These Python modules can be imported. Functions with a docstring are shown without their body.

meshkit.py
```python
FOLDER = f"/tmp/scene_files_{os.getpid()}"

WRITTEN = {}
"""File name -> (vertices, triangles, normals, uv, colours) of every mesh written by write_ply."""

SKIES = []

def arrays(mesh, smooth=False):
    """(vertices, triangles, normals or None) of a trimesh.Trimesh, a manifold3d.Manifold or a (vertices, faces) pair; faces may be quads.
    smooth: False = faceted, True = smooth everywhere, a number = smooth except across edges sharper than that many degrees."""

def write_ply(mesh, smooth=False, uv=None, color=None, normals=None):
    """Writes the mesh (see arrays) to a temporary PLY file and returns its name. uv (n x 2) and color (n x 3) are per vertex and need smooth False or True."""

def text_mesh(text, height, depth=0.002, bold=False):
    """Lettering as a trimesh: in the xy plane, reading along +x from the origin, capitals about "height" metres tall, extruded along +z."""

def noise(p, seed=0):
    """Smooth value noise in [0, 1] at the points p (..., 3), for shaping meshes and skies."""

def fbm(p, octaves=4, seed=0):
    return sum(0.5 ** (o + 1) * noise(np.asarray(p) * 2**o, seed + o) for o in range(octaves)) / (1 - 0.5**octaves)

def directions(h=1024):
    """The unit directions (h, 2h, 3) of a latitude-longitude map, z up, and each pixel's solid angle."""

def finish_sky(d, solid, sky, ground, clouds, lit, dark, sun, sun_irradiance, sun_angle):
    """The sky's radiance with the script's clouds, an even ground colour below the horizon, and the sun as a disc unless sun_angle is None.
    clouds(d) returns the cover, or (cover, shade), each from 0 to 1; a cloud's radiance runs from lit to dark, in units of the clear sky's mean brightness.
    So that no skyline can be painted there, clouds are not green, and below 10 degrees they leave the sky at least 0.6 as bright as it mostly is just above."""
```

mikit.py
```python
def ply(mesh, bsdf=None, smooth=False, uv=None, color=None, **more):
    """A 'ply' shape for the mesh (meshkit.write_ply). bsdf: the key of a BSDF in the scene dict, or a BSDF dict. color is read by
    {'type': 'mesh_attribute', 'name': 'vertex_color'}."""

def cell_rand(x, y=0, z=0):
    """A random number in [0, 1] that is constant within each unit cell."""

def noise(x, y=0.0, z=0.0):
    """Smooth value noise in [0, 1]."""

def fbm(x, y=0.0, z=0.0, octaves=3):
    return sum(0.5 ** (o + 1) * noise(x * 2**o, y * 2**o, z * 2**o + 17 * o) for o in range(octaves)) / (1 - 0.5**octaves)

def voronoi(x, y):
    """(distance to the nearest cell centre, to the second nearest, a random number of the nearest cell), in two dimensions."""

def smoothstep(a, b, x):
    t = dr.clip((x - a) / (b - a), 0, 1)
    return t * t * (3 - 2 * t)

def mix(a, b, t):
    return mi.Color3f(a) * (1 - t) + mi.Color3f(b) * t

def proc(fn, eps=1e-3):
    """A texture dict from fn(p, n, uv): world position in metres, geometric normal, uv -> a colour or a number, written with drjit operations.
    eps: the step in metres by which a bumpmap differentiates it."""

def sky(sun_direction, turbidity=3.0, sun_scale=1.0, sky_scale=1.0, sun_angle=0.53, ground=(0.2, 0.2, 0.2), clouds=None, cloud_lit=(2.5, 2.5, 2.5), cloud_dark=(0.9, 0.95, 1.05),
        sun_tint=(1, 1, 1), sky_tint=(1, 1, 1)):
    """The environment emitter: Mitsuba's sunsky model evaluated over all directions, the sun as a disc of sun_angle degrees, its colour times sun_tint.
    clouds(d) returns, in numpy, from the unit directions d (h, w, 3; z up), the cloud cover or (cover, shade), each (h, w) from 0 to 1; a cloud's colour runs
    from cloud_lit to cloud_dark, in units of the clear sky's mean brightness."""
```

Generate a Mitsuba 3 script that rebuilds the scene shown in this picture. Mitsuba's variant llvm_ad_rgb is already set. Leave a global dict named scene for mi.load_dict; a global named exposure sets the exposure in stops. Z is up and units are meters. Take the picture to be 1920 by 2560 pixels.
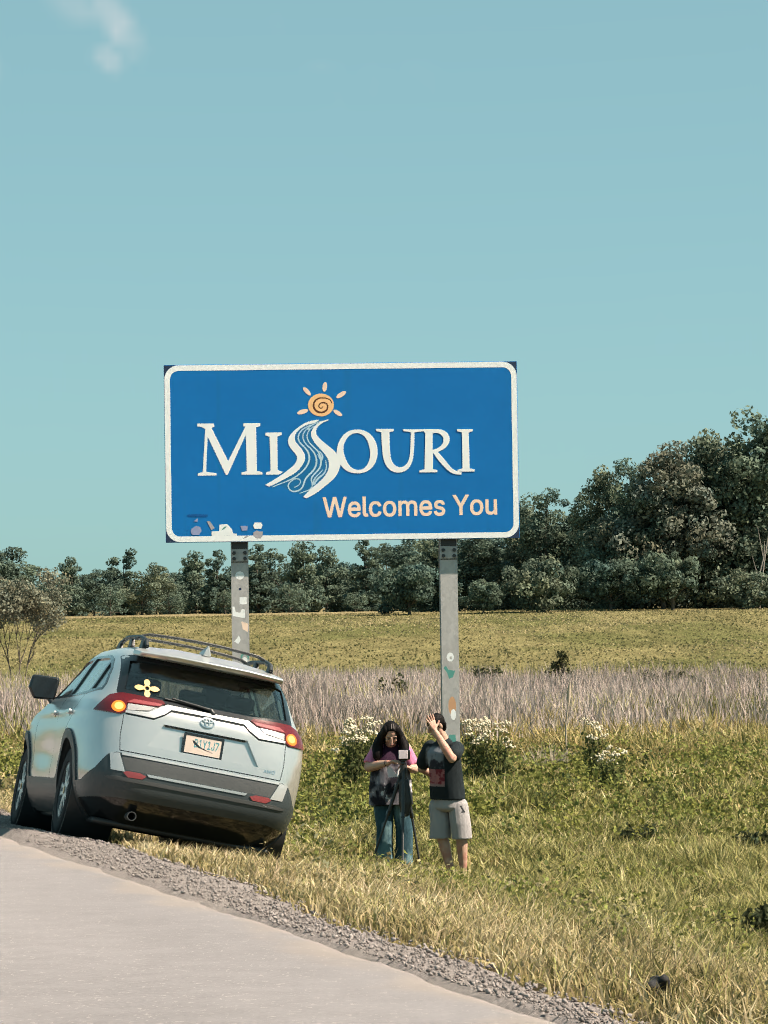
# Roadside welcome sign with a parked car and two people: everything is built here from code.
import math, random
import numpy as np, trimesh, manifold3d, shapely
import shapely.geometry as sg
import drjit as dr
import mitsuba as mi
import mikit, meshkit
from mikit import proc, noise, fbm, voronoi, cell_rand, smoothstep, mix
from scipy.interpolate import PchipInterpolator, CubicSpline
from scipy.spatial.transform import Rotation

T = mi.ScalarTransform4f
M3, CS = manifold3d.Manifold, manifold3d.CrossSection
scene, labels = {}, {}

# ---------------------------------------------------------------- camera, light, exposure
CAM_Z, PITCH, ROLL = 3.1, math.atan(236 / 7000), math.radians(0.85)
EYE = np.array([0, 0, CAM_Z])
FWD = np.array([0, math.cos(PITCH), math.sin(PITCH)])
UP0 = np.array([math.sin(ROLL), 0, math.cos(ROLL)])
scene['camera'] = {'type': 'perspective', 'fov': 2 * math.degrees(math.atan(960 / 7000)), 'fov_axis': 'x', 'near_clip': 0.5, 'far_clip': 3000.0,
                   'to_world': T().look_at(origin=EYE.tolist(), target=(EYE + FWD).tolist(), up=UP0.tolist())}
exposure = 2.0
SUN = (0.82, -0.215, 0.98)


def cloud_cover(d):
    """A few thin fair-weather wisps, from noise."""
    q = d * 46.0
    n = meshkit.fbm(np.stack([q[..., 0] * 1.3 + 3.1, q[..., 1], q[..., 2] * 0.9 + 0.35 * q[..., 0]], -1), octaves=5, seed=5)
    big = meshkit.fbm(d * 5.0 + 2.0, octaves=2, seed=8)
    wisps = np.clip((n - 0.60) * 3.0, 0, 1) * np.clip((big - 0.54) * 5, 0, 1) * 0.4
    for az, el, ra, re, tilt, k in CLOUD_PUFFS:
        a, e = np.arctan2(d[..., 0], d[..., 1]) - az, np.arcsin(d[..., 2]) - el
        a2, e2 = a * math.cos(tilt) + e * math.sin(tilt), -a * math.sin(tilt) + e * math.cos(tilt)
        g = np.exp(-(a2 / ra) ** 2 - (e2 / re) ** 2)
        m = meshkit.fbm(d * 150.0, octaves=4, seed=11)
        wisps = np.maximum(wisps, np.clip(g * (0.45 + 1.1 * (m - 0.35)) * 1.25 - 0.12, 0, 1) * k)
    # a thin even veil of high haze, and the wisps below it
    veil = .58 + .10 * (meshkit.fbm(d * 9.0 + 4.0, octaves=5, seed=3) - .5) + .012 * meshkit.noise(d * 600.0, 2)
    return veil + (1 - veil) * wisps, 1 - wisps


CLOUD_PUFFS = [(-0.0935, 0.2075, 0.014, 0.0055, -0.95, 1.1), (-0.0965, 0.1945, 0.0062, 0.0042, -0.6, 1.1), (-0.107, 0.213, 0.012, 0.006, -0.3, 0.45),
               (-0.1385, 0.192, 0.004, 0.006, 0.2, 0.4), (-0.020, 0.191, 0.006, 0.003, 0.0, 0.12), (0.21, 0.26, 0.02, 0.006, 0.3, 0.4), (-0.3, 0.3, 0.03, 0.01, 0.3, 0.5)]
scene['sky'] = mikit.sky(SUN, turbidity=3.2, sun_scale=2.1, sky_scale=1.0, clouds=cloud_cover, cloud_lit=(2.0, 2.1, 2.15), cloud_dark=(.86, 1.52, 1.57),
                         sky_tint=(0.90, 1.10, 0.90), sun_tint=(.97, .975, 1.07), ground=(0.16, 0.15, 0.09))

# ---------------------------------------------------------------- helpers
def tag(key, label=None, category=None, group=None, kind=None):
    d = labels.setdefault(key, {})
    for k, v in (('label', label), ('category', category), ('group', group), ('kind', kind)):
        if v:
            d[k] = v
    return key


USED = set()
def numbered(key):
    k, i = key, 0
    while k in USED:
        i += 1
        k = f'{key}_{i:03d}'
    USED.add(k)
    return k


def obj(name, mesh, bsdf, parent=None, smooth=False, to_world=None, **kw):
    key = numbered(f'{parent}__{name}' if parent else name)
    if 'color' in kw:
        kw['color'] = kw['color'] * ALB
    d = mikit.ply(mesh, bsdf, smooth, **kw)
    if to_world is not None:
        d['to_world'] = to_world
    scene[key] = d
    return key


def thing(name, label, category, group=None):
    return tag(numbered(name), label, category, group)


def tm(m):
    if hasattr(m, 'to_mesh'):
        q = m.to_mesh()
        return trimesh.Trimesh(np.array(q.vert_properties[:, :3]), np.array(q.tri_verts), process=False)
    return m


def cat(*ms):
    return trimesh.util.concatenate([tm(m) for m in ms])


def rbox(sx, sy, sz, r=0.01, seg=8, at=(0, 0, 0)):
    """A box with rounded edges, centred at AT."""
    r = min(r, sx * .49, sy * .49, sz * .49)
    s = M3.sphere(r, seg)
    a, b, c = sx / 2 - r, sy / 2 - r, sz / 2 - r
    return M3.batch_hull([s.translate((i * a, j * b, k * c)) for i in (-1, 1) for j in (-1, 1) for k in (-1, 1)]).translate(at)


def bar(p, q, r0, r1=None, seg=10):
    p, q = np.asarray(p, float), np.asarray(q, float)
    r1 = r0 if r1 is None else r1
    return M3.batch_hull([M3.sphere(r0, seg).translate(p.tolist()), M3.sphere(r1, seg).translate(q.tolist())])


def cyl(p, q, r0, r1=None, seg=16):
    """A flat-ended cylinder or cone from p to q."""
    p, q = np.asarray(p, float), np.asarray(q, float)
    d = q - p
    h = np.linalg.norm(d)
    m = M3.cylinder(h, r0, r0 if r1 is None else r1, seg)
    R = Rotation.align_vectors([d / h], [[0, 0, 1]])[0].as_matrix() if abs(d[2] / h) < 0.99999 else np.diag([1, np.sign(d[2]), np.sign(d[2])])
    return m.transform(np.hstack([R, p[:, None]]).tolist())


def poly_prism(pts, h0, h1):
    """2-d polygon (x, y) extruded from z = h0 to h1; PTS may be a shapely geometry."""
    return M3.extrude(cross(pts), h1 - h0).translate((0, 0, h0))


def cross(pts):
    if hasattr(pts, 'geom_type'):
        loops = []
        for g in getattr(pts, 'geoms', [pts]):
            loops.append(np.array(g.exterior.coords)[:-1])
            loops += [np.array(i.coords)[:-1] for i in g.interiors]
        return CS(loops, manifold3d.FillRule.EvenOdd)
    return CS([np.asarray(pts, float)], manifold3d.FillRule.EvenOdd)


def tube_mesh(points, radii, sides=6):
    """A polyline as a tapering closed tube (trimesh)."""
    p = np.asarray(points, float)
    r = np.broadcast_to(radii, (len(p),))
    t = np.gradient(p, axis=0)
    t /= np.linalg.norm(t, axis=1, keepdims=True) + 1e-12
    a = np.cross(t, np.where(np.abs(t[:, 2:]) < 0.9, [0, 0, 1.0], [1.0, 0, 0]))
    a /= np.linalg.norm(a, axis=1, keepdims=True) + 1e-12
    b, ang = np.cross(t, a), np.arange(sides) * 2 * np.pi / sides
    v = p[:, None] + r[:, None, None] * (np.cos(ang)[None, :, None] * a[:, None] + np.sin(ang)[None, :, None] * b[:, None])
    i, j = np.meshgrid(np.arange(len(p) - 1), np.arange(sides), indexing='ij')
    q = np.stack([i * sides + j, i * sides + (j + 1) % sides, (i + 1) * sides + (j + 1) % sides, (i + 1) * sides + j], -1).reshape(-1, 4)
    v = np.vstack([v.reshape(-1, 3), p[:1], p[-1:]])
    n = len(v)
    ca = [[(k + 1) % sides, k, n - 2] for k in range(sides)] + [[(len(p) - 1) * sides + k, (len(p) - 1) * sides + (k + 1) % sides, n - 1] for k in range(sides)]
    return trimesh.Trimesh(v, np.vstack([q[:, [0, 1, 2]], q[:, [0, 2, 3]], ca]), process=False)


def frame(o, yaw_roll_pitch=(0, 0, 0)):
    m = np.eye(4)
    m[:3, :3] = Rotation.from_euler('ZYX', yaw_roll_pitch, degrees=True).as_matrix()
    m[:3, 3] = o
    return m


# ---------------------------------------------------------------- plain materials
def two(d):
    return {'type': 'twosided', 'bsdf': d}


def rgb(*c):
    return {'type': 'rgb', 'value': [float(x) for x in c]}


ALB = 0.80          # one scale for all the diffuse colours below, set with the exposure


def cproc(fn):
    return proc(lambda p, n, uv: fn(p, n, uv) * ALB)


def mat(name, color, rough=0.6, metal=0.0, coat=0.0, spec=0.5, sheen=0.0):
    d = {'type': 'principled', 'base_color': rgb(*(c * (ALB if metal < .3 else 1) for c in color)), 'roughness': rough, 'metallic': metal, 'specular': spec}
    if coat:
        d['clearcoat'], d['clearcoat_gloss'] = coat, 0.95
    if sheen:
        d['sheen'] = sheen
    scene[name] = two(d)


VC = {'type': 'mesh_attribute', 'name': 'vertex_color'}
scene['leaf_mat'] = {'type': 'principledthin', 'base_color': VC, 'roughness': 0.7, 'diff_trans': 0.45, 'spec_trans': 0.0, 'eta': 1.35}
scene['blade_mat'] = {'type': 'principledthin', 'base_color': VC, 'roughness': 0.65, 'diff_trans': 0.36, 'spec_trans': 0.0, 'eta': 1.35}
scene['vc_matte'] = two({'type': 'diffuse', 'reflectance': VC})
# ---------------------------------------------------------------- the lie of the land
TH = math.radians(16.0)
E_, N_ = np.array([-math.sin(TH), math.cos(TH)]), np.array([math.cos(TH), math.sin(TH)])   # along the road, to its right
EDGE_S = 3.22                                    # the pavement's right edge
CAR_O, CAR_R = np.array([-1.859, 23.021, 1.104]), (14.26, 12.32, -2.69)
CAR_M = frame(CAR_O, CAR_R)


def softmax(a, b, k):
    return np.where(a - b > 30 * k, a, b + k * np.logaddexp(0, np.clip((a - b) / k, -40, 40)))


def road_z(t):
    return softmax(1.9 - 0.0265 * t, np.full_like(t, 0.5), 0.25)


def field_z(x, y):
    s = np.clip((y - 95) / 150, 0, 1)
    n = meshkit.fbm(np.stack([x * 0.05, y * 0.05, x * 0], -1), 3, 4) - 0.5
    fine = meshkit.fbm(np.stack([x * 0.5, y * 0.5, x * 0], -1), 3, 6) - 0.5
    return 2.5 * s * s * (3 - 2 * s) + n * 0.35 * np.clip((y - 45) / 40, 0, 1) + fine * 0.10


def smooth01(a, b, x):
    t = np.clip((x - a) / (b - a), 0, 1)
    return t * t * (3 - 2 * t)


def ground_z(x, y):
    x, y = np.broadcast_arrays(np.asarray(x, float), np.asarray(y, float))
    s, t = x * N_[0] + y * N_[1], x * E_[0] + y * E_[1]
    rz = road_z(t)
    u = s - EDGE_S
    right = rz - 0.035 * np.clip(u, 0, 0.6) - 0.22 * np.clip(u - 0.55, 0, None)
    left = rz + 0.05 - 0.22 * np.clip(-s - 4.6, 0, None)
    mid = rz - 0.015 * np.clip(u, -4, 0)
    z = np.where(u > 0, right, np.where(s > -4.6, mid, left))
    f = field_z(x, y)
    far = smooth01(120, 200, t)
    z = softmax(z, f, 0.23)
    z = z * (1 - far) + f * far
    # the verge under the car: a plane at its wheels
    q = np.stack([x - CAR_O[0], y - CAR_O[1]], -1)
    ax, ay, nz = CAR_M[:2, 0], CAR_M[:2, 1], CAR_M[:3, 2]
    cx, cy = q @ ax / (ax @ ax), q @ ay / (ay @ ay)
    plane = CAR_O[2] - (q @ nz[:2]) / nz[2]
    w = (1 - smooth01(1.0, 1.6, np.abs(cx + 0.05))) * (1 - smooth01(1.9, 2.6, np.abs(cy - 1.35)))
    z = z * (1 - w) + (plane - 0.012) * w
    return np.where((u < 0) & (s > -4.3), z - 0.05, z)


def sink(x, y):
    """The bank's sheet dips a little under the gravel and the asphalt."""
    s = x * N_[0] + y * N_[1]
    return np.where(s > -4.3, .07 * (1 - smooth01(EDGE_S + .02, EDGE_S + .36, s)), 0)


def grid_mesh(X, Y, Z):
    n, m = X.shape
    i, j = np.meshgrid(np.arange(n - 1), np.arange(m - 1), indexing='ij')
    a = i * m + j
    f = np.stack([a, a + m, a + m + 1, a + 1], -1).reshape(-1, 4)
    return np.stack([X, Y, Z], -1).reshape(-1, 3), f


xs = np.concatenate([-np.geomspace(900, 13, 46), np.arange(-12, 14, 0.22), np.geomspace(14.2, 900, 46)])
ys = np.concatenate([-np.geomspace(300, 6, 14), np.arange(-5, 7, 1.5), np.arange(7, 46, 0.22), np.geomspace(46.5, 1500, 110)])
Xg, Yg = np.meshgrid(xs, ys, indexing='ij')


def ground_color(p, n, uv):
    x, y = p.x, p.y
    a = fbm(x * 0.35, y * 0.35, 0.0, 3)
    b = fbm(x * 3.1, y * 3.1, 2.0, 3)
    c = fbm(x * 0.045 + 3, y * 0.02, 1.0, 3)
    soil, straw, green = mi.Color3f(.060, .050, .032), mi.Color3f(.20, .165, .075), mi.Color3f(.075, .080, .022)
    near = mix(mix(soil, green, smoothstep(.35, .6, a)), straw, smoothstep(.5, .75, b) * .6)
    u = x * N_[0] + y * N_[1] - EDGE_S
    verge = mix(soil, straw, smoothstep(.35, .6, b))
    near = mix(verge, near, smoothstep(1.2, 3.5, u))
    reed = mix(mi.Color3f(.27, .235, .205), mi.Color3f(.34, .30, .265), smoothstep(.3, .7, fbm(x * .5, y * .12, 4.0, 3)))
    gold = mix(mi.Color3f(.172, .156, .074), mi.Color3f(.108, .112, .046), smoothstep(.35, .65, fbm(x * .16, y * .05, 6.0, 3)))
    w1 = smoothstep(57.0, 65.0, y + 14 * (c - .5))
    w2 = smoothstep(101.0, 110.0, y + 9 * (c - .5))
    gold = gold * (.62 + .76 * fbm(x * 1.1, y * .20, 9.0, 4))
    edge = smoothstep(226.0, 240.0, y)
    col = mix(near, reed, w1)
    col = mix(col, gold, w2)
    return mix(col, mi.Color3f(.26, .215, .12), edge * .8)


scene['ground_mat'] = two({'type': 'diffuse', 'reflectance': cproc(ground_color)})
tag(obj('ground', grid_mesh(Xg, Yg, ground_z(Xg, Yg) - sink(Xg, Yg)), 'ground_mat', smooth=True), 'grassy roadside bank falling to a flat wild meadow', kind='structure')


# the road: a slab of pale worn asphalt with a ragged, slightly broken right edge
def st(s, t, z):
    return np.stack([s * N_[0] + t * E_[0], s * N_[1] + t * E_[1], z], -1)


tt = np.concatenate([np.arange(-40, 4, 2.0), np.arange(4, 40, 0.08), np.geomspace(40.2, 200, 60)])
wob = (meshkit.fbm(np.stack([tt * 1.6, tt * 0, tt * 0], -1), 4, 3) - 0.5) * 0.10 + (meshkit.fbm(np.stack([tt * .25, tt * 0 + 5, tt * 0], -1), 2, 3) - 0.5) * 0.05
cols = [(-4.25, -.07), (-4.2, 0), (-2, 0), (0, 0), (2, 0), (2.8, 0), (EDGE_S - .10, 0), (EDGE_S - .02, -.006), (EDGE_S, -.016), (EDGE_S + .02, -.075)]
S = np.array([c[0] for c in cols])[None, :] + np.where(np.array([c[0] for c in cols])[None, :] > 3.0, wob[:, None], 0)
Tt = np.broadcast_to(tt[:, None], S.shape)
Zr = road_z(tt)[:, None] - 0.015 * (np.clip(S, -4, EDGE_S) - EDGE_S) * (S > -10) + np.array([c[1] for c in cols])[None, :]
rv = st(S, Tt, Zr)
rm = grid_mesh(rv[..., 0], rv[..., 1], rv[..., 2])


def road_color(p, n, uv):
    s, t = p.x * N_[0] + p.y * N_[1], p.x * E_[0] + p.y * E_[1]
    fine = noise(p.x * 90, p.y * 90, 0.0)
    mid = fbm(p.x * 7, p.y * 7, 1.0, 3)
    big = fbm(s * 1.1, t * 0.22, 2.0, 3)
    v = 0.80 + 0.20 * big + 0.16 * (mid - .5) + 0.12 * (fine - .5)
    stone = smoothstep(.82, .95, noise(p.x * 55 + 9, p.y * 55, 3.0))
    c = mi.Color3f(.190, .184, .188) * v
    c = mix(c, mi.Color3f(.42, .39, .36), stone * .25)
    crack = dr.exp(-dr.square((s - 1.35 - .10 * (fbm(t * .8, 3.0, 0.0, 3) - .5)) / .012)) * smoothstep(.45, .6, fbm(t * .4, 9.0, 0.0, 2))
    c = mix(c, mi.Color3f(.10, .09, .085), crack * .5)
    dirt = smoothstep(-.30, .0, s - EDGE_S + .5 * (fbm(t * 2.2, s * 3, 7.0, 3) - .5)) * .45
    return mix(c, mi.Color3f(.235, .20, .165), dirt)


scene['road_mat'] = two({'type': 'bumpmap', 'arbitrary': proc(lambda p, n, uv: .5 * noise(p.x * 70, p.y * 70, 0.0) + .5 * noise(p.x * 140, p.y * 140, 3.0), 2e-3), 'scale': 0.004,
                         'bsdf': {'type': 'principled', 'base_color': cproc(road_color), 'roughness': .85, 'specular': .25}})
tag(obj('road', rm, 'road_mat', smooth=30), 'pale worn asphalt road without markings', kind='structure')

# the gravel shoulder: a sheet just above the bank, its grass side ragged
gt = np.concatenate([np.arange(-20, 5, 1.0), np.arange(5, 42, 0.10), np.arange(42.5, 120, 1.0)])
gin = np.full_like(gt, EDGE_S - .17)
gw = np.interp(gt, [-20, 9, 13, 20, 27, 120], [.20, .24, .44, .82, .98, .6])
gout = EDGE_S + gw + (meshkit.fbm(np.stack([gt * 1.1, gt * 0, gt * 0], -1), 4, 21) - 0.5) * 0.42
lev = np.linspace(0, 1, 9)
GS = gin[:, None] * (1 - lev) + gout[:, None] * lev
GT = np.broadcast_to(gt[:, None], GS.shape)
gxy = st(GS, GT, GS * 0)
gz = ground_z(gxy[..., 0], gxy[..., 1])
bump = (meshkit.fbm(np.stack([GS * 5, GT * 5, GS * 0], -1), 3, 9) - .5) * .016
gz = np.where(GS < EDGE_S, road_z(GT) - 0.036, gz + 0.008 + bump * (np.minimum(lev, 1 - lev) * 2))
gz[:, -1] -= 0.03


def gravel_color(p, n, uv):
    d1, d2, k = voronoi(p.x * 52, p.y * 52)
    c = mix(mi.Color3f(.15, .137, .132), mi.Color3f(.34, .31, .30), k)
    c = c * (0.55 + 0.45 * smoothstep(.0, .25, d2 - d1))
    big = fbm(p.x * 1.4, p.y * 1.4, 0.0, 3)
    return mix(c, mi.Color3f(.24, .22, .205), .35 + .45 * smoothstep(.35, .7, big))


scene['gravel_mat'] = two({'type': 'bumpmap', 'arbitrary': proc(lambda p, n, uv: voronoi(p.x * 52, p.y * 52)[0] * -1.0, 2e-3), 'scale': 0.006,
                           'bsdf': {'type': 'diffuse', 'reflectance': cproc(gravel_color)}})
tag(obj('gravel_shoulder', grid_mesh(gxy[..., 0], gxy[..., 1], gz), 'gravel_mat', smooth=True), 'strip of grey gravel between the asphalt and the dry grass', kind='structure')

# loose stones lying on the shoulder
rng = np.random.default_rng(3)
protos = []
for k in range(5):
    m = trimesh.creation.icosphere(subdivisions=0, radius=1.0)
    v = m.vertices * (0.72 + 0.55 * meshkit.noise(m.vertices * 1.4 + 7 * k, k)[:, None]) * [1.0, 0.8, 0.6]
    protos.append((v, m.faces))
parts, cl = [], []
N = 9500
t_ = rng.uniform(8.0, 33.0, N)
w_ = np.interp(t_, gt, gout) - EDGE_S
s_ = EDGE_S + 0.02 + w_ * rng.beta(1.2, 1.5, N)
xy = st(s_, t_, s_ * 0)
z_ = ground_z(xy[:, 0], xy[:, 1])
r_ = np.clip(rng.lognormal(math.log(.0058), .5, N), .003, .017)
at_ = 0
for k in range(N):
    v, f = protos[k % 5]
    R = Rotation.from_euler('zyx', [rng.uniform(0, 6.28), rng.normal(0, .4), rng.normal(0, .4)]).as_matrix()
    parts.append((v * r_[k]) @ R.T + [xy[k, 0], xy[k, 1], z_[k] + 0.012 + r_[k] * .25])
    g = rng.uniform(.17, .34)
    cl.append(np.tile([g * 1.04, g * .95, g * .90], (len(v), 1)))
fs = np.vstack([protos[k % 5][1] + k * len(protos[0][0]) for k in range(N)])
tag(obj('gravel', (np.vstack(parts), fs), 'vc_matte', smooth=True, color=np.vstack(cl)), 'loose grey stones scattered along the road edge', 'gravel', kind='stuff')
# ---------------------------------------------------------------- trees
def leaf_cloud(rng, centers, radii, per, size, col, flat=0.75):
    """Leaf clumps: PER small rhombic leaf sprays round each centre."""
    k = len(centers)
    c = np.repeat(centers, per, 0)
    r = np.repeat(radii, per)
    d = rng.normal(size=(k * per, 3))
    d /= np.linalg.norm(d, axis=1, keepdims=True)
    p = c + d * (r * rng.uniform(.35, 1.05, k * per) ** .35)[:, None] * [1, 1, flat]
    nrm = d + rng.normal(0, .55, d.shape)
    nrm /= np.linalg.norm(nrm, axis=1, keepdims=True)
    a = np.cross(nrm, rng.normal(size=d.shape))
    a /= np.linalg.norm(a, axis=1, keepdims=True)
    b = np.cross(nrm, a)
    s = (size * rng.uniform(.6, 1.35, k * per))[:, None]
    v = np.stack([p - a * s, p + b * s * .62, p + a * s, p - b * s * .62], 1).reshape(-1, 3)
    f = np.arange(k * per)[:, None] * 4
    f = np.vstack([f + [0, 1, 2], f + [0, 2, 3]])
    clump = np.repeat(rng.uniform(.72, 1.28, k), per) * rng.uniform(.75, 1.25, k * per)
    hue = np.repeat(rng.normal(0, .055, k), per)
    cc = np.asarray(col)[None] * clump[:, None] * np.stack([1 + hue * 1.3, 1 + hue * .4, 1 - hue * .6], 1)
    return v, f, np.repeat(np.clip(cc, 0.004, 1), 4, 0)


def crown_points(rng, n, lobes):
    """Clump centres spread over several ellipsoid lobes (x, y, z, rx, rz), mostly near their outsides."""
    out = []
    vol = np.array([l[3] ** 2 * l[4] for l in lobes]) ** .8
    for l, m in zip(lobes, rng.multinomial(n, vol / vol.sum())):
        d = rng.normal(size=(m, 3))
        d /= np.linalg.norm(d, axis=1, keepdims=True)
        rr = rng.uniform(.35, 1.0, m) ** .4
        out.append(np.array(l[:3]) + d * rr[:, None] * [l[3], l[3], l[4]])
    return np.vstack(out)


def make_tree(seed, h, w, kind, col, leaf=.26, n=150, per=46):
    """(trunk mesh, crown (v, f, colour)); the trunk's foot at the origin."""
    rng = np.random.default_rng(seed)
    if kind == 'spire':
        lobes = [(rng.normal(0, .05) * w, rng.normal(0, .05) * w, h * z, w * r, h * .16) for z, r in ((.16, .44), (.30, .46), (.45, .38), (.60, .30), (.74, .22), (.88, .13))]
    elif kind == 'bush':
        lobes = [(rng.uniform(-.3, .3) * w, rng.uniform(-.3, .3) * w, h * rng.uniform(.3, .62), w * rng.uniform(.25, .36), h * rng.uniform(.26, .38)) for _ in range(6)]
    else:
        lobes = [(rng.uniform(-.26, .26) * w, rng.uniform(-.26, .26) * w, h * z, w * r * rng.uniform(.8, 1.15), h * .2 * rng.uniform(.8, 1.2))
                 for z, r in ((.11, .33), (.22, .37), (.36, .38), (.46, .38), (.56, .34), (.66, .34), (.72, .26), (.82, .22), (.88, .16))]
    cs = crown_points(rng, n, lobes)
    rad = rng.uniform(.55, 1.2, n) * w * .135
    v, f, c = leaf_cloud(rng, cs, rad, per, leaf, col)
    tr = [tube_mesh([(0, 0, -.4), (.02 * w, 0, h * .25), (-.02 * w, .01 * w, h * .55), (0, 0, h * .86)], [w * .030, w * .024, w * .014, w * .004], 7)]
    for c_ in cs[rng.choice(n, min(16, n), replace=False)]:
        z0 = max(.10 * h, min(c_[2] - .12 * h, h * .7) * rng.uniform(.55, .9))
        mid = np.array([c_[0] * .45, c_[1] * .45, z0 + (c_[2] - z0) * .6])
        tr.append(tube_mesh([(0, 0, z0), mid, c_], [w * .010, w * .007, w * .002], 5))
    return trimesh.util.concatenate(tr), (v, f, c)


mat('bark_mat', (.11, .095, .075), .9)
mat('pale_bark_mat', (.30, .27, .235), .9)


def plant_tree(name, label, category, group, x, y, proto, scale=(1, 1), rot=0, bark='bark_mat', dz=-.15):
    key = thing(name, label, category, group)
    tw = T().translate([x, y, float(ground_z(x, y)) + dz]).rotate([0, 0, 1], rot).scale([scale[0], scale[0], scale[1]])
    scene[key + '__trunk'] = {**proto[0], 'bsdf': {'type': 'ref', 'id': bark}, 'to_world': tw}
    scene[key + '__crown'] = {**proto[1], 'to_world': tw}
    return key


def proto_tree(*a, **k):
    t, (v, f, c) = make_tree(*a, **k)
    return mikit.ply(t, 'bark_mat', True), mikit.ply((v, f), 'leaf_mat', False, color=c * ALB)


def px_x(u, y):
    """x at distance y of a column of the 1920-pixel-wide photograph."""
    return (u - 960) / 7000 * y


ORD = ['first', 'second', 'third', 'fourth', 'fifth', 'sixth', 'seventh', 'eighth', 'ninth', 'tenth', 'eleventh', 'twelfth', 'thirteenth', 'fourteenth', 'fifteenth', 'sixteenth', 'seventeenth', 'eighteenth', 'nineteenth', 'twentieth']


def nth(i):
    return ORD[i] if i < 20 else 'twenty-' + ORD[i - 20]


G1, G2, G3, G4 = (.106, .152, .120), (.130, .178, .134), (.158, .196, .140), (.186, .206, .164)
far_proto = [proto_tree(100 + i, 8.0, w, kd, c, leaf=.155, n=84, per=82) for i, (w, kd, c) in enumerate(
    [(6.2, 'round', G1), (7.0, 'round', G2), (4.2, 'spire', G1), (6.6, 'round', G3), (5.2, 'spire', G2), (7.2, 'bush', G2)])]
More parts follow.
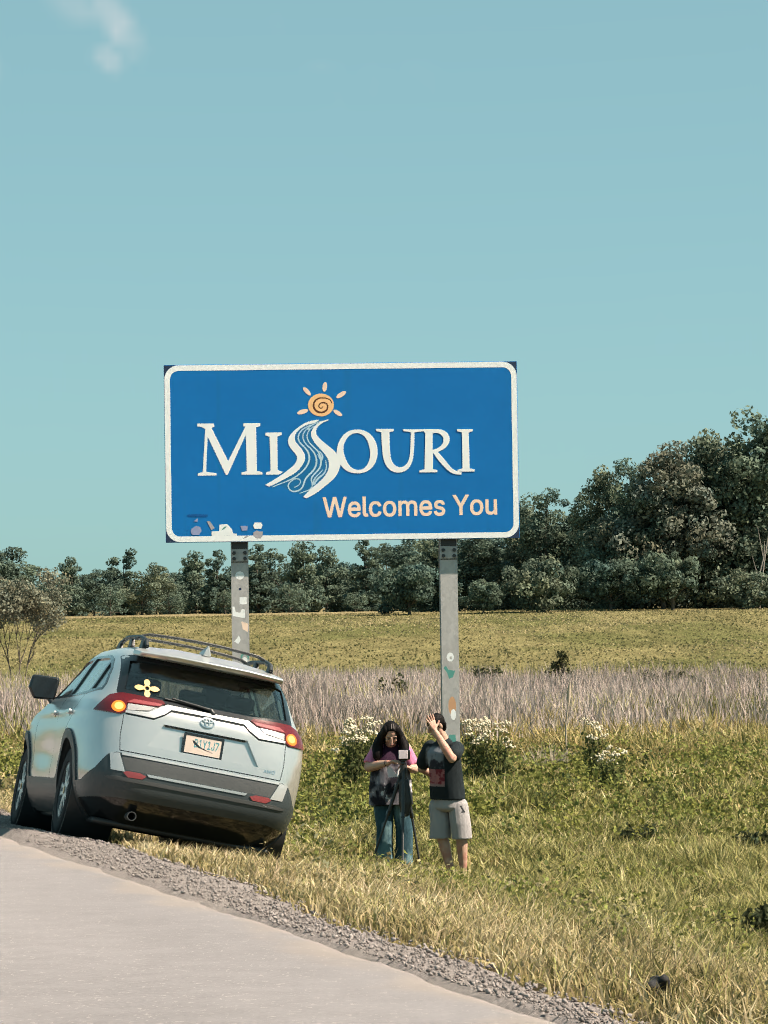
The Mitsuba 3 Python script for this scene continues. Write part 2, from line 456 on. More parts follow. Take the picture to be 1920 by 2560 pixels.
# (photo column, distance, height, proto): the far line, left to right
FAR = [(-34, 300, 9.6, 0), (38, 330, 6.6, 0), (112, 340, 7.2, 1), (176, 345, 8.6, 4), (232, 338, 7.0, 0), (308, 345, 9.2, 2), (352, 335, 6.6, 3), (420, 340, 6.8, 1), (486, 346, 9.2, 4), (540, 338, 8.6, 2),
       (592, 342, 7.4, 0), (640, 338, 9.4, 2), (708, 342, 8.4, 1), (756, 330, 9.9, 4), (812, 338, 9.4, 4), (868, 344, 7.6, 0), (912, 330, 9.6, 2), (962, 336, 8.6, 1), (1010, 320, 10.2, 0)]
for i, (u, y, h, k) in enumerate(FAR):
    kd = ['round-topped', 'broad', 'narrow pointed', 'olive-toned', 'tall pointed', 'low spreading'][k]
    plant_tree('far_tree', f'{kd} green tree in the far tree line, {nth(i)} from the left', 'tree', 'trees of the far tree line', px_x(u, y), y, far_proto[k], (h * .95 / 8 * random.Random(i).uniform(.95, 1.2), h * .90 / 8), i * 77)
# a second row fills the line from behind
for i, u in enumerate(range(-40, 1080, 62)):
    r = random.Random(50 + i)
    y = 362 + r.uniform(-8, 14)
    plant_tree('far_tree', f'dark green tree in the back row of the far tree line, {nth(i)} from the left', 'tree', 'back row of the far tree line', px_x(u + r.uniform(-14, 14), y), y, far_proto[(i * 5 + 1) % 4], (r.uniform(.95, 1.2), r.uniform(.64, .82)), r.uniform(0, 360))
edge_proto = proto_tree(150, 8.0, 7.2, 'bush', G2, leaf=.18, n=40, per=52)
near_proto = [proto_tree(200 + i, 14.0, w, kd, c, leaf=.175, n=190, per=100) for i, (w, kd, c) in enumerate(
    [(8.6, 'round', G2), (8.0, 'round', G4), (9.0, 'round', G3), (7.4, 'round', G1)])]
bush_proto = [proto_tree(240 + i, 5.0, 5.4, 'bush', c, leaf=.15, n=84, per=90) for i, c in enumerate([G1, G2, G3])]
for i, u in enumerate(range(-30, 1120, 150)):
    r = random.Random(90 + i)
    y = 312 + r.uniform(-6, 6)
    plant_tree('field_edge_bush', f'low green bush at the foot of the far tree line, {nth(i)} from the left', 'bush', 'bushes along the far field edge', px_x(u + r.uniform(-16, 16), y), y, edge_proto, (r.uniform(.35, .7), r.uniform(.25, .7)), r.uniform(0, 360))

# the tall grove on the right
GROVE = [(1020, 262, 7.2, 3, 'dark small tree behind the right sign post'), (1090, 250, 7.4, 0, 'dark tree right of the right sign post'), (1180, 246, 7.6, 3, 'dark green tree below the sign corner at the grove edge'),
         (1290, 250, 8.8, 2, 'olive green tree beside the right edge of the sign'), (1360, 244, 9.8, 0, 'lighter green tree just right of the sign'), (1450, 246, 9.4, 3, 'dark tree at the low dip of the grove skyline'),
         (1530, 240, 11.0, 2, 'tree on the left shoulder of the tall grove'), (1590, 236, 13.0, 0, 'tree on the rising left slope of the grove'), (1655, 234, 15.6, 1, 'tall round-topped olive tree crowning the grove'),
         (1745, 236, 15.0, 2, 'broad tree right of the tall round-topped olive tree'), (1820, 240, 16.0, 1, 'olive tree second from the right edge of the photo'), (1905, 236, 17.6, 0, 'tallest tree at the right edge of the photo'), (2000, 238, 17.0, 2, 'tree just past the right edge of the photo')]
for i, (u, y, h, k, lab) in enumerate(GROVE):
    plant_tree('grove_tree', lab, 'tree', 'trees of the right hand grove', px_x(u, y), y, near_proto[k], (max(.72, h / 14 * .92), h / 14 * (.91 if u > 1560 else 1)), i * 61)
for i, u in enumerate(range(1030, 2060, 165)):
    r = random.Random(130 + i)
    y = 228 + r.uniform(-4, 4)
    plant_tree('grove_bush', f'leafy bush at the shaded foot of the right hand grove, {nth(i)} from the left', 'bush', 'bushes at the foot of the grove', px_x(u + r.uniform(-20, 20), y), y, bush_proto[i % 3], (r.uniform(.55, 1.05), r.uniform(.45, 1.15)), r.uniform(0, 360))
for i, u in enumerate(range(1240, 2080, 84)):
    r = random.Random(170 + i)
    y = 256 + r.uniform(-4, 8)
    plant_tree('grove_tree', f'tree in the back row of the right hand grove, {nth(i)} from the left', 'tree', 'back row of the grove', px_x(u, y), y, near_proto[i % 4], (.95, float(np.interp(u, [1240, 1480, 1640, 1920], [7.0, 7.8, 11.5, 13.0])) / 14), r.uniform(0, 360))
# pale bare trunks showing at the grove's right side
for u, y, h in ((1893, 230, 5.6), (1908, 232, 8.6)):
    key = thing('dead_tree', 'pale bare leaning trunk in front of the grove near the right edge' if u < 1900 else 'pale forked bare trunk high in the grove at the right edge', 'tree')
    x = px_x(u, y)
    z = float(ground_z(x, y))
    pts = [(x - .5, y, z - .3), (x, y, z + h * .45), (x + .45, y, z + h * .75), (x + .6, y + .1, z + h)]
    obj('trunk', cat(tube_mesh(pts, [.075, .065, .05, .025], 7), tube_mesh([pts[1], (x - .5, y, z + h * .8)], [.05, .02], 5), tube_mesh([pts[2], (x + 1.1, y, z + h * .97)], [.04, .015], 5)), 'pale_bark_mat', key, smooth=True)


# the thin half-bare tree left of the car
def sparse_tree():
    rng = np.random.default_rng(77)
    y = 104.0
    x = px_x(36, y)
    z = float(ground_z(x, y))
    key = thing('sparse_tree', 'thin grey-green tree with several stems at the left edge beyond the car', 'tree')
    tubes, tips = [], []

    def grow(p, d, length, r, depth):
        q = p + d * length
        mid = (p + q) / 2 + rng.normal(0, .05 * length, 3)
        tubes.append(tube_mesh([p, mid, q], [r, r * .82, r * .62], 5))
        if depth == 0:
            tips.append(q)
            return
        if depth < 3:
            tips.append(mid)
        for _ in range(rng.integers(2, 4)):
            nd = d + rng.normal(0, .42, 3) * [1, 1, .5] + [0, 0, .26]
            grow(q, nd / np.linalg.norm(nd), length * rng.uniform(.60, .84), r * .62, depth - 1)

    base = np.array([0, 0, -.3])
    for dx, dy in ((-.22, .05), (.12, -.06), (.30, .10)):
        d = np.array([dx, dy, 1.0])
        grow(base + [dx * .5, dy, 0], d / np.linalg.norm(d), 1.46, .055, 5)
    tips = np.array(tips) * [.68, 1, 1]
    v, f, c = leaf_cloud(rng, tips, np.full(len(tips), .30), 16, .058, (.215, .225, .165))
    off = np.array([x, y, z])
    tr = trimesh.util.concatenate(tubes)
    tr.vertices = tr.vertices * [.68, 1, 1]
    tr.apply_translation(off)
    obj('trunk', tr, 'bark_mat', key, smooth=True)
    obj('crown', (v + off, f), 'leaf_mat', key, color=c)


sparse_tree()
# ---------------------------------------------------------------- the welcome sign
SW, SH = 4.55, 2.285
SIGN_M = frame((-0.530, 36.0, 5.098), (2.4, 0, 0))


def on_sign(c):
    """Points traced on the photograph's sign face (crop pixels, see below) to metres on the panel (x right, z up, from its centre)."""
    c = np.asarray(c, float)
    p = np.array([[411, 911], [1293, 900], [1304, 1343], [419, 1357]], float)
    uv = np.tile([.5, .5], (len(c), 1))
    for _ in range(8):                               # invert the bilinear map of the four corners
        u, v = uv[:, :1], uv[:, 1:]
        q = p[0] * (1 - u) * (1 - v) + p[1] * u * (1 - v) + p[2] * u * v + p[3] * (1 - u) * v
        uv = uv + (c - q) / [885, 445]
    return np.stack([(uv[:, 0] - .5) * SW, (.5 - uv[:, 1]) * SH], 1)


def A(*pts):   # crop with 1.8033 pixels per photo pixel from (400, 880)
    return on_sign(np.array(pts, float) / 1.8033 + [400, 880])


def B(*pts):   # crop with 2.6758 pixels per photo pixel from (640, 940)
    return on_sign(np.array(pts, float) / 2.6758 + [640, 940])


def D(*pts):   # crop with 5.925 pixels per photo pixel from (440, 1270)
    return on_sign(np.array(pts, float) / 5.925 + [440, 1270])


def curve(pts, n=60, closed=False):
    pts = np.asarray(pts, float)
    if closed:
        pts = np.vstack([pts, pts[:1]])
    s = np.r_[0, np.cumsum(np.linalg.norm(np.diff(pts, axis=0), axis=1))]
    return CubicSpline(s, pts, bc_type='periodic' if closed else 'natural')(np.linspace(0, s[-1], n))


def stroke(pts, w0, w1=None, n=50):
    p = curve(pts, n)
    w = np.full(n, w0) if w1 is None else np.interp(np.linspace(0, 1, n), [0, .5, 1], [w1, w0, w1])
    t = np.gradient(p, axis=0)
    t /= np.linalg.norm(t, axis=1, keepdims=True)
    nn = np.stack([-t[:, 1], t[:, 0]], 1) * w[:, None] / 2
    return shapely.union_all([sg.Polygon([p[i] - nn[i], p[i + 1] - nn[i + 1], p[i + 1] + nn[i + 1], p[i] + nn[i]]).buffer(w[i] * .12 + 1e-4) for i in range(n - 1)])


def ell(c, rx, ry, rot=0, n=40):
    a = np.linspace(0, 2 * np.pi, n, endpoint=False)
    x, y = rx * np.cos(a), ry * np.sin(a)
    r = math.radians(rot)
    return np.stack([c[0] + x * math.cos(r) - y * math.sin(r), c[1] + x * math.sin(r) + y * math.cos(r)], 1)


def plate(geom, depth, lift):
    """A flat cut-out standing proud of the sign face, as a mesh in world space."""
    m = tm(poly_prism(geom, 0, depth))
    v = m.vertices
    m.vertices = np.stack([v[:, 0], -(v[:, 2] + lift), v[:, 1]], 1)
    m.apply_transform(SIGN_M)
    return m


def sign_mesh(m):
    m = tm(m).copy()
    m.apply_transform(SIGN_M)
    return m


def sign_blue(p, n, uv):
    a = fbm(p.x * 1.2, p.z * 3.0, 0.0, 3)
    streak = fbm(p.x * 9.0, p.z * .5, 4.0, 2)
    c = mix(mi.Color3f(.001, .172, .52), mi.Color3f(.002, .195, .57), a)
    return mix(c, mi.Color3f(.006, .17, .42), smoothstep(.6, .9, streak) * .35)


scene['sign_blue'] = two({'type': 'principled', 'base_color': cproc(sign_blue), 'roughness': .5, 'specular': .3})
mat('sign_wave', (.52, .74, .86), .55, spec=.3)
scene['sign_white'] = two({'type': 'diffuse', 'reflectance': rgb(.80, .845, .85)})
mat('sign_cream', (1.0, .78, .62), .55, spec=.3)
mat('sign_deep', (.001, .10, .34), .55, spec=.3)
mat('sign_river', (.006, .17, .42), .55, spec=.3)
mat('sign_navy', (.01, .03, .08), .55)
mat('sun_peach', (1.0, .62, .30), .55, spec=.3)
mat('sun_brown', (.10, .03, .008), .6)
mat('sticker_lilac', (.30, .36, .58), .5)
mat('sticker_grey', (.42, .42, .46), .5)
mat('sticker_teal', (.10, .34, .30), .5)
mat('sticker_orange', (.62, .36, .20), .5)


def steel(p, n, uv):
    a = fbm(p.x * 14, p.z * 3.2 + p.y * 4, 0.0, 3)
    b = voronoi(p.x * 24 + p.y * 24, p.z * 20)[2]
    return mix(mi.Color3f(.40, .405, .40), mi.Color3f(.58, .58, .57), .6 * a + .4 * b)


scene['galvanised'] = two({'type': 'principled', 'base_color': cproc(steel), 'roughness': .55, 'metallic': .15})
mat('dark_steel', (.05, .055, .06), .6, .3)

sign = thing('welcome_sign', 'large blue roadside state welcome sign on two steel posts', 'road sign')
panel = obj('panel', sign_mesh(rbox(SW, .05, SH, .006)), 'sign_blue', sign)
outer = sg.box(-SW / 2 + .004, -SH / 2 + .004, SW / 2 - .004, SH / 2 - .004)
ring = sg.box(-SW / 2 + .19, -SH / 2 + .19, SW / 2 - .19, SH / 2 - .19).buffer(.183, quad_segs=16)
ring = ring.difference(sg.box(-SW / 2 + .19, -SH / 2 + .19, SW / 2 - .19, SH / 2 - .19).buffer(.112, quad_segs=16))
obj('border', plate(ring, .004, .0255), 'sign_white', sign)
for cx in (-1, 1):
    for cz in (-1, 1):
        corner = sg.box(*sorted((cx * SW / 2, cx * (SW / 2 - .19)))[0:1], *sorted((cz * SH / 2, cz * (SH / 2 - .19)))[0:1], *sorted((cx * SW / 2, cx * (SW / 2 - .19)))[1:], *sorted((cz * SH / 2, cz * (SH / 2 - .19)))[1:])
        corner = corner.difference(sg.box(-SW / 2 + .19, -SH / 2 + .19, SW / 2 - .19, SH / 2 - .19).buffer(.185, quad_segs=16)).intersection(outer)
        obj('corner', plate(corner, .002, .0255), 'sign_navy', sign)

LET = {}
P = sg.Polygon
LET['M'] = [P(A((172, 321), (246, 321), (250, 335), (236, 340), (312, 490), (388, 335), (378, 332), (380, 319), (455, 318), (455, 331), (436, 338), (442, 535), (466, 540), (466, 551), (372, 552), (372, 542), (396, 535), (390, 372),
              (310, 553), (302, 553), (219, 380), (213, 538), (232, 542), (260, 545), (260, 555), (176, 557), (176, 546), (198, 540), (208, 345), (190, 336), (172, 334)))]
LET['I'] = [P(A((478, 362), (552, 360), (552, 372), (532, 379), (535, 530), (548, 536), (560, 539), (540, 551), (482, 552), (482, 541), (503, 535), (497, 380), (478, 374)))]
s1l = [(420, 288), (345, 305), (280, 345), (235, 390), (218, 430), (230, 470), (262, 510), (280, 540), (272, 575), (240, 610), (190, 650), (130, 690), (68, 726)]
s1r = [(95, 738), (150, 712), (210, 680), (275, 640), (318, 590), (334, 545), (320, 500), (285, 455), (264, 420), (270, 385), (300, 350), (350, 322), (400, 308), (424, 292)]
s2l = [(487, 286), (430, 305), (390, 340), (372, 380), (385, 425), (420, 470), (465, 520), (490, 565), (492, 610), (470, 660), (430, 705), (380, 748), (322, 806)]
s2r = [(345, 816), (410, 780), (480, 725), (530, 680), (560, 630), (570, 580), (555, 530), (520, 490), (470, 450), (425, 410), (405, 375), (415, 340), (445, 312), (490, 292)]
LET['S'] = [P(np.vstack([curve(B(*s1l), 40), curve(B(*s1r), 40)])).buffer(0)]
LET['S2'] = [P(np.vstack([curve(B(*s2l), 40), curve(B(*s2r), 40)])).buffer(0)]
LET['O'] = [P(curve(B((545, 500), (565, 425), (615, 370), (680, 354), (750, 372), (802, 430), (818, 505), (802, 580), (752, 632), (685, 648), (615, 632), (562, 575)), 64, True),
            [curve(B((590, 490), (605, 425), (640, 388), (682, 378), (728, 400), (758, 455), (768, 520), (755, 580), (725, 615), (688, 625), (640, 605), (605, 550)), 64, True)])]
LET['U'] = [P(np.vstack([B((805, 350), (925, 350), (925, 364), (896, 372)), curve(B((897, 374), (902, 500), (918, 572), (950, 603), (988, 603), (1022, 570), (1036, 500), (1040, 374)), 30),
            B((1040, 372), (990, 364), (985, 352), (1130, 352), (1130, 364), (1064, 372)), curve(B((1064, 374), (1061, 500), (1050, 570), (1020, 620), (965, 642), (910, 630), (868, 580), (850, 500), (842, 374)), 40), B((842, 372), (808, 364))]))]
LET['R'] = [P(np.vstack([B((1128, 350), (1225, 350)), curve(B((1225, 350), (1275, 368), (1300, 412), (1288, 458), (1250, 490), (1222, 504)), 24), curve(B((1222, 504), (1282, 572), (1330, 622), (1382, 640)), 20),
            B((1382, 655)), curve(B((1382, 655), (1325, 648), (1268, 606), (1208, 535), (1190, 508)), 20), B((1190, 618), (1220, 626), (1220, 639), (1098, 641), (1100, 628), (1134, 618), (1136, 376), (1128, 370))]),
            [np.vstack([B((1186, 378)), curve(B((1186, 378), (1230, 380), (1256, 408), (1256, 440), (1230, 472), (1187, 490)), 24)])])]
LET['I2'] = [P(B((1348, 350), (1455, 350), (1455, 364), (1428, 372), (1436, 614), (1470, 620), (1470, 634), (1356, 636), (1356, 622), (1388, 614), (1382, 372), (1350, 364)))]
for i, (k, g) in enumerate(LET.items()):
    g = shapely.union_all(g).buffer(0)
    obj('letter', plate(g, .005 + .0004 * i, .0255), 'sign_white', sign)
river = P(np.vstack([curve(B(*s1r[::-1]), 40), B((160, 725), (230, 770), (300, 790)), curve(B(*s2l), 40)[::-1]])).buffer(-.004)
obj('river', plate(river, .0025, .0255), 'sign_river', sign)
waves = [stroke(B(*w), .019, .008) for w in (
    [(440, 298), (370, 325), (300, 372), (287, 415), (310, 455), (350, 500), (362, 550), (345, 600), (300, 650), (235, 692), (160, 722), (118, 740)],
    [(420, 305), (350, 345), (318, 395), (330, 440), (378, 490), (408, 545), (405, 600), (370, 650), (335, 690), (318, 740), (280, 768), (236, 762), (222, 730), (245, 698), (285, 684), (305, 700), (292, 728), (262, 742)],
    [(395, 330), (352, 372), (348, 415), (380, 462), (425, 510), (440, 560), (432, 610), (395, 655), (376, 690), (384, 725), (372, 752), (340, 768), (300, 782)],
    [(372, 350), (342, 352)], [(418, 520), (445, 556), (450, 540), (430, 500)],
    [(470, 560), (476, 610), (455, 655), (415, 690), (390, 722), (392, 700), (420, 660), (452, 625)])]
obj('river_waves', plate(shapely.union_all(waves).buffer(0), .0045, .0255), 'sign_wave', sign)
c0 = B((437, 190))[0]
kx = B((537, 190))[0][0] - c0[0]
disc = ell(c0, .87 * kx, .76 * kx, 0)
spiral = [(510, 178), (500, 158), (470, 145), (432, 143), (400, 160), (388, 195), (402, 226), (436, 240), (468, 230), (482, 205), (474, 182), (450, 174), (428, 184), (424, 202), (438, 212), (450, 202)]
sun = obj('sun', plate(P(disc), .005, .0255), 'sun_peach', sign)
obj('spiral', plate(stroke(B(*spiral), .11 * kx, .05 * kx, 70).buffer(0), .0015, .0310), 'sun_brown', sun)
for (x, y), rx, ry, rot in (((343, 98), .36, .14, -48), ((462, 68), .33, .15, 82), ((572, 120), .38, .15, 32), ((315, 235), .38, .15, 16), ((550, 243), .34, .14, -33)):
    obj('ray', plate(P(ell(B((x, y))[0], rx * kx, ry * kx, rot)), .005, .0255), 'sign_cream', sun)
# "Welcomes You"
w0, w1 = A((740, 742))[0], A((1527, 728))[0]
tx = meshkit.text_mesh('Welcomes You', 1.0, .5, bold=True)
b0, b1 = tx.bounds
sx = (w1[0] - w0[0]) / (b1[0] - b0[0])
sz = (A((800, 655))[0][1] - A((800, 742))[0][1]) / 1.0
tx.apply_scale([sx, sz, .008])
tx.apply_translation([w0[0] - b0[0] * sx, w0[1], 0])
v = tx.vertices
tx.vertices = np.stack([v[:, 0], -(v[:, 2] + .0255), v[:, 1] + 0.004 * (v[:, 0] - w0[0])], 1)
tx.apply_transform(SIGN_M)
obj('welcome_lettering', tx, 'sign_cream', sign)
# stickers that travellers have left along the lower edge
for pts, m_, lab in (([(190, 98), (300, 88), (490, 96), (488, 128), (200, 126)], 'sign_deep', 'faint dark blue strip above the lilac sticker'),
                     ([(250, 310), (320, 262), (385, 280), (402, 340), (365, 398), (262, 398), (242, 350)], 'sticker_lilac', 'pale lilac sticker at the lower left of the sign'),
                     ([(285, 195), (345, 145), (345, 205)], 'sticker_lilac', 'small pale blue triangular sticker scrap'),
                     ([(478, 195), (520, 190), (595, 295), (545, 325)], 'sticker_grey', 'slanted grey strip sticker'),
                     ([(550, 345), (660, 338), (665, 245), (780, 235), (850, 310), (868, 375), (925, 380), (925, 408), (660, 412), (660, 432), (550, 432)], 'sign_white', 'large white house-shaped sticker on the lower edge'),
                     ([(975, 262), (1085, 262), (1075, 330), (1000, 335)], 'sticker_lilac', 'faint pale blue square sticker'),
                     ([(1010, 455), (1055, 410), (1100, 415), (1060, 440)], 'sticker_grey', 'torn grey sticker on the border'),
                     ([(1185, 212), (1280, 212), (1302, 250), (1280, 305), (1185, 305), (1162, 260)], 'sign_white', 'round white sticker above the grey one'),
                     ([(1165, 360), (1215, 330), (1260, 345), (1310, 345), (1300, 420), (1270, 450), (1210, 450), (1165, 410)], 'sticker_grey', 'crumpled grey sticker below the round white one')):
    k = obj('sticker', plate(P(D(*pts)), .001, .0300), m_, sign)
    tag(k, lab)
k = obj('sticker', plate(P(ell(D((735, 295))[0], .035, .010, 38)), .001, .0312), 'sticker_teal', sign)
# the back: horizontal stiffeners clamped to the posts
POST_X = (-1.335, 1.362)
for z in (-.9, -.3, .3, .9):
    obj('stiffener', sign_mesh(rbox(SW - .1, .06, .07, .006, at=(0, .056, z))), 'galvanised', sign)
for i, px in enumerate(POST_X):
    fw, fd, ft, wt = .222, .30, .016, .012
    prof = shapely.union_all([sg.box(-fw / 2, 0, fw / 2, ft), sg.box(-fw / 2, fd - ft, fw / 2, fd), sg.box(-wt / 2, 0, wt / 2, fd)])
    foot = SIGN_M @ np.array([px, .25, 0, 1])
    bottom = float(ground_z(foot[0], foot[1])) - .4 - SIGN_M[2, 3]
    post = obj('post', sign_mesh(poly_prism(prof, bottom, SH / 2 - .12).translate((px, .09, 0))), 'galvanised', sign)
    # breakaway hinge just below the panel
    zt = -SH / 2 - .10
    obj('gusset', sign_mesh(rbox(.20, .012, .085, .003, at=(px, .083, zt + .055))), 'dark_steel', post)
    obj('fuse_plate', sign_mesh(rbox(.215, .014, .15, .003, at=(px, .082, zt - .075))), 'galvanised', post)
    for bx in (-.100, .040):
        for bz in (-.040, -.115):
            obj('bolt', sign_mesh(cyl((px + bx + .03, .076, zt + bz), (px + bx + .03, .046, zt + bz), .026, seg=6)), 'dark_steel', post)
    obj('slot', sign_mesh(rbox(.215, .010, .012, .003, at=(px, .084, zt - .158))), 'dark_steel', post)

    def on_post(geom, m_, lab, d=.0015, par=post):
        m = tm(poly_prism(geom, 0, d))
        vv = m.vertices
        m.vertices = np.stack([vv[:, 0] + px, -vv[:, 2] + .0895, vv[:, 1] - SH / 2], 1)
        tag(obj('sticker', sign_mesh(m), m_, par), lab)

    if i == 0:
        on_post(P(ell((0.0, -.43), .060, .055, n=8)), 'sign_white', 'round white sticker near the top of the left post')
        on_post(P(ell((0.002, -.605), .018, .018)), 'sign_navy', 'small dark round sticker')
        on_post(sg.box(-.005, -.80, .085, -.71), 'sign_white', 'white square sticker')
        on_post(P([(-.100, -.83), (-.070, -.83), (-.06, -.90), (.0, -.91), (.02, -.86), (.06, -.87), (.06, -.98), (-.098, -.95)]), 'sign_white', 'torn white sticker')
        on_post(P([(.01, -1.02), (.10, -1.05), (.095, -1.16), (.03, -1.12)]), 'sign_cream', 'cream sticker scrap')
        on_post(P([(-.08, -1.28), (-.02, -1.20), (.0, -1.26), (-.03, -1.31)]), 'sign_white', 'white sticker scrap')
        on_post(P(ell((.05, -1.48), .055, .055)).difference(P(ell((.05, -1.50), .035, .05))), 'sticker_teal', 'teal ring sticker')
        on_post(P(ell((.05, -1.52), .034, .04)), 'sign_white', 'white inner part of the ring sticker', .0019)
    else:
        on_post(P(ell((.0, -1.52), .046, .058)).difference(P(ell((.005, -1.53), .015, .02))), 'sign_white', 'white oval ring sticker on the right post')
        on_post(P([(-.09, -1.66), (-.06, -1.63), (-.03, -1.68), (.06, -1.70), (.03, -1.78), (-.02, -1.80), (-.04, -1.73)]), 'sticker_teal', 'pale teal torn sticker')
        on_post(P(ell((.015, -2.15), .050, .12)), 'sticker_orange', 'faded orange sticker')
        on_post(P(ell((.028, -2.26), .034, .07)), 'sign_white', 'white drop-shaped sticker', .0019)
        on_post(P([(-.03, -2.52), (.05, -2.52), (.06, -2.62), (.0, -2.66), (-.04, -2.60)]), 'sticker_teal', 'faint teal sticker')
# ---------------------------------------------------------------- the parked car: a lofted shell, x right, y forward from the rear axle, z up
YM = 1.25
CZS = [.17, .22, .30, .38, .46, .56, .66, .76, .86, .96, 1.04, 1.10, 1.16, 1.26, 1.38, 1.48, 1.555, 1.605, 1.635, 1.655, 1.665]
CW = [.78, .82, .865, .89, .903, .915, .921, .925, .925, .920, .912, .898, .866, .815, .762, .715, .668, .61, .52, .36, .12]
CR = [-.66, -.74, -.86, -.93, -.962, -.972, -.965, -.948, -.925, -.900, -.878, -.852, -.806, -.738, -.655, -.585, -.522, -.43, -.25, .10, .42]
CF = [3.35, 3.42, 3.54, 3.59, 3.61, 3.62, 3.61, 3.58, 3.53, 3.40, 2.95, 2.62, 2.40, 2.12, 1.80, 1.54, 1.32, 1.17, 1.05, .90, .75]
CQ = [5.0, 5.0, 5.0, 5.0, 5.2, 5.4, 5.4, 5.4, 5.4, 5.2, 5.0, 4.9, 4.8, 4.8, 4.8, 4.6, 4.2, 3.6, 3.0, 2.6, 2.2]
CP = [7., 7., 7.5, 8., 8.5, 9., 9., 9., 9., 9., 9., 9., 9., 9., 9., 8.5, 7.5, 6., 4.5, 3.2, 2.4]
fW, fR, fF, fQ, fP = (PchipInterpolator(CZS, v) for v in (CW, CR, CF, CQ, CP))


def sculpt(y, z):
    """Swelling over the wheels, a hollow in the doors and a shoulder crease."""
    g = lambda a, b: np.exp(-(a / b) ** 2)
    return (.026 * (g(y, .52) + g(y - 2.69, .55)) * g(z - .86, .15) - .026 * g(y - 1.38, .62) * g(z - .66, .13) + .011 * g(z - 1.015, .035)) * np.clip((y + .75) / .4, 0, 1)


def car_outline(z, n=130, off=0.0, offy=0.0, offf=0.0):
    """The right half of the plan outline at height z, from the rear's middle to the front's, evenly spaced."""
    W, r, f, q, p = float(fW(z)) - off, float(fR(z)) + offy, float(fF(z)) - offf, float(fQ(z)), float(fP(z))
    a = np.linspace(0, np.pi / 2, 900)
    x = W * np.sin(a) ** (2 / q)
    y = YM - (YM - r) * np.cos(a) ** (2 / p)
    x2 = W * np.cos(a) ** (2 / 4.0)
    y2 = YM + (f - YM) * np.sin(a) ** (2 / (5.0 if z < .9 else 6.0))
    c = np.stack([np.r_[x, x2[1:]], np.r_[y, y2[1:]]], 1)
    c[:, 0] += sculpt(c[:, 1], z) * np.clip(c[:, 0] / W, 0, 1) ** 10
    s = np.r_[0, np.cumsum(np.linalg.norm(np.diff(c, axis=0), axis=1))]
    if n is None:
        return c, s
    t = np.linspace(0, s[-1], n)
    return np.stack([np.interp(t, s, c[:, 0]), np.interp(t, s, c[:, 1])], 1)


def loft(zs, **k):
    rows = []
    for z in zs:
        h = car_outline(z, **k)
        ringp = np.vstack([h, h[-2:0:-1] * [-1, 1]])
        rows.append(np.column_stack([ringp, np.full(len(ringp), z)]))
    m = len(rows[0])
    v = np.vstack(rows + [[[0, rows[0][:, 1].mean(), zs[0]], [0, rows[-1][:, 1].mean(), zs[-1]]]])
    nb, nt = len(v) - 2, len(v) - 1
    f = []
    j = np.arange(m)
    k2 = (j + 1) % m
    for i in range(len(zs) - 1):
        a, b = i * m, (i + 1) * m
        f += [np.stack([a + j, a + k2, b + k2], 1), np.stack([a + j, b + k2, b + j], 1)]
    b = (len(zs) - 1) * m
    f += [np.stack([k2, j, np.full(m, nb)], 1), np.stack([b + j, b + k2, np.full(m, nt)], 1)]
    return M3(manifold3d.Mesh(v.astype(np.float32), np.vstack(f).astype(np.uint32)))


def rear_y(x, z):
    z = np.clip(z, CZS[0], CZS[-1])
    W, r, q, p = fW(z), fR(z), fQ(z), fP(z)
    return YM - (YM - r) * np.clip(1 - np.clip(np.abs(x) / W, 0, .9995) ** q, 1e-9, 1) ** (1 / p)


def side_x(y, z):
    z = np.clip(z, CZS[0], CZS[-1])
    W, r, f, q, p = fW(z), fR(z), fF(z), fQ(z), fP(z)
    k = np.where(y < YM, np.abs(YM - y) / (YM - r), 0)
    k2 = np.where(y >= YM, np.abs(y - YM) / (f - YM), 0)
    return sculpt(y, z) + W * np.where(y < YM, np.clip(1 - np.clip(k, 0, .9999) ** p, 1e-9, 1) ** (1 / q), np.clip(1 - np.clip(k2, 0, .9999) ** 5.5, 1e-9, 1) ** (1 / 4.0))


_AZ = np.linspace(CZS[0], CZS[-1], 300)
_AT = [car_outline(z, None) for z in _AZ]
_AS = np.linspace(0, 2.2, 500)
_AX = np.stack([np.interp(_AS, s, c[:, 0]) for c, s in _AT])
_AY = np.stack([np.interp(_AS, s, c[:, 1]) for c, s in _AT])
from scipy.interpolate import RegularGridInterpolator
_gx, _gy = (RegularGridInterpolator((_AZ, _AS), g, bounds_error=False, fill_value=None) for g in (_AX, _AY))


def wrap(a, z):
    """Arc length a from the rear's middle (signed) and height z to the point of the shell there."""
    zc = np.clip(z, CZS[0], CZS[-1])
    q = np.stack([zc, np.abs(a)], -1)
    return np.stack([np.sign(a) * _gx(q), _gy(q), z], -1)


def rear_pt(x, z):
    return np.stack([x, rear_y(x, z), z], -1)


def left_pt(y, z):
    return np.stack([-side_x(y, z), y, z], -1)


def right_pt(y, z):
    return np.stack([side_x(y, z), y, z], -1)


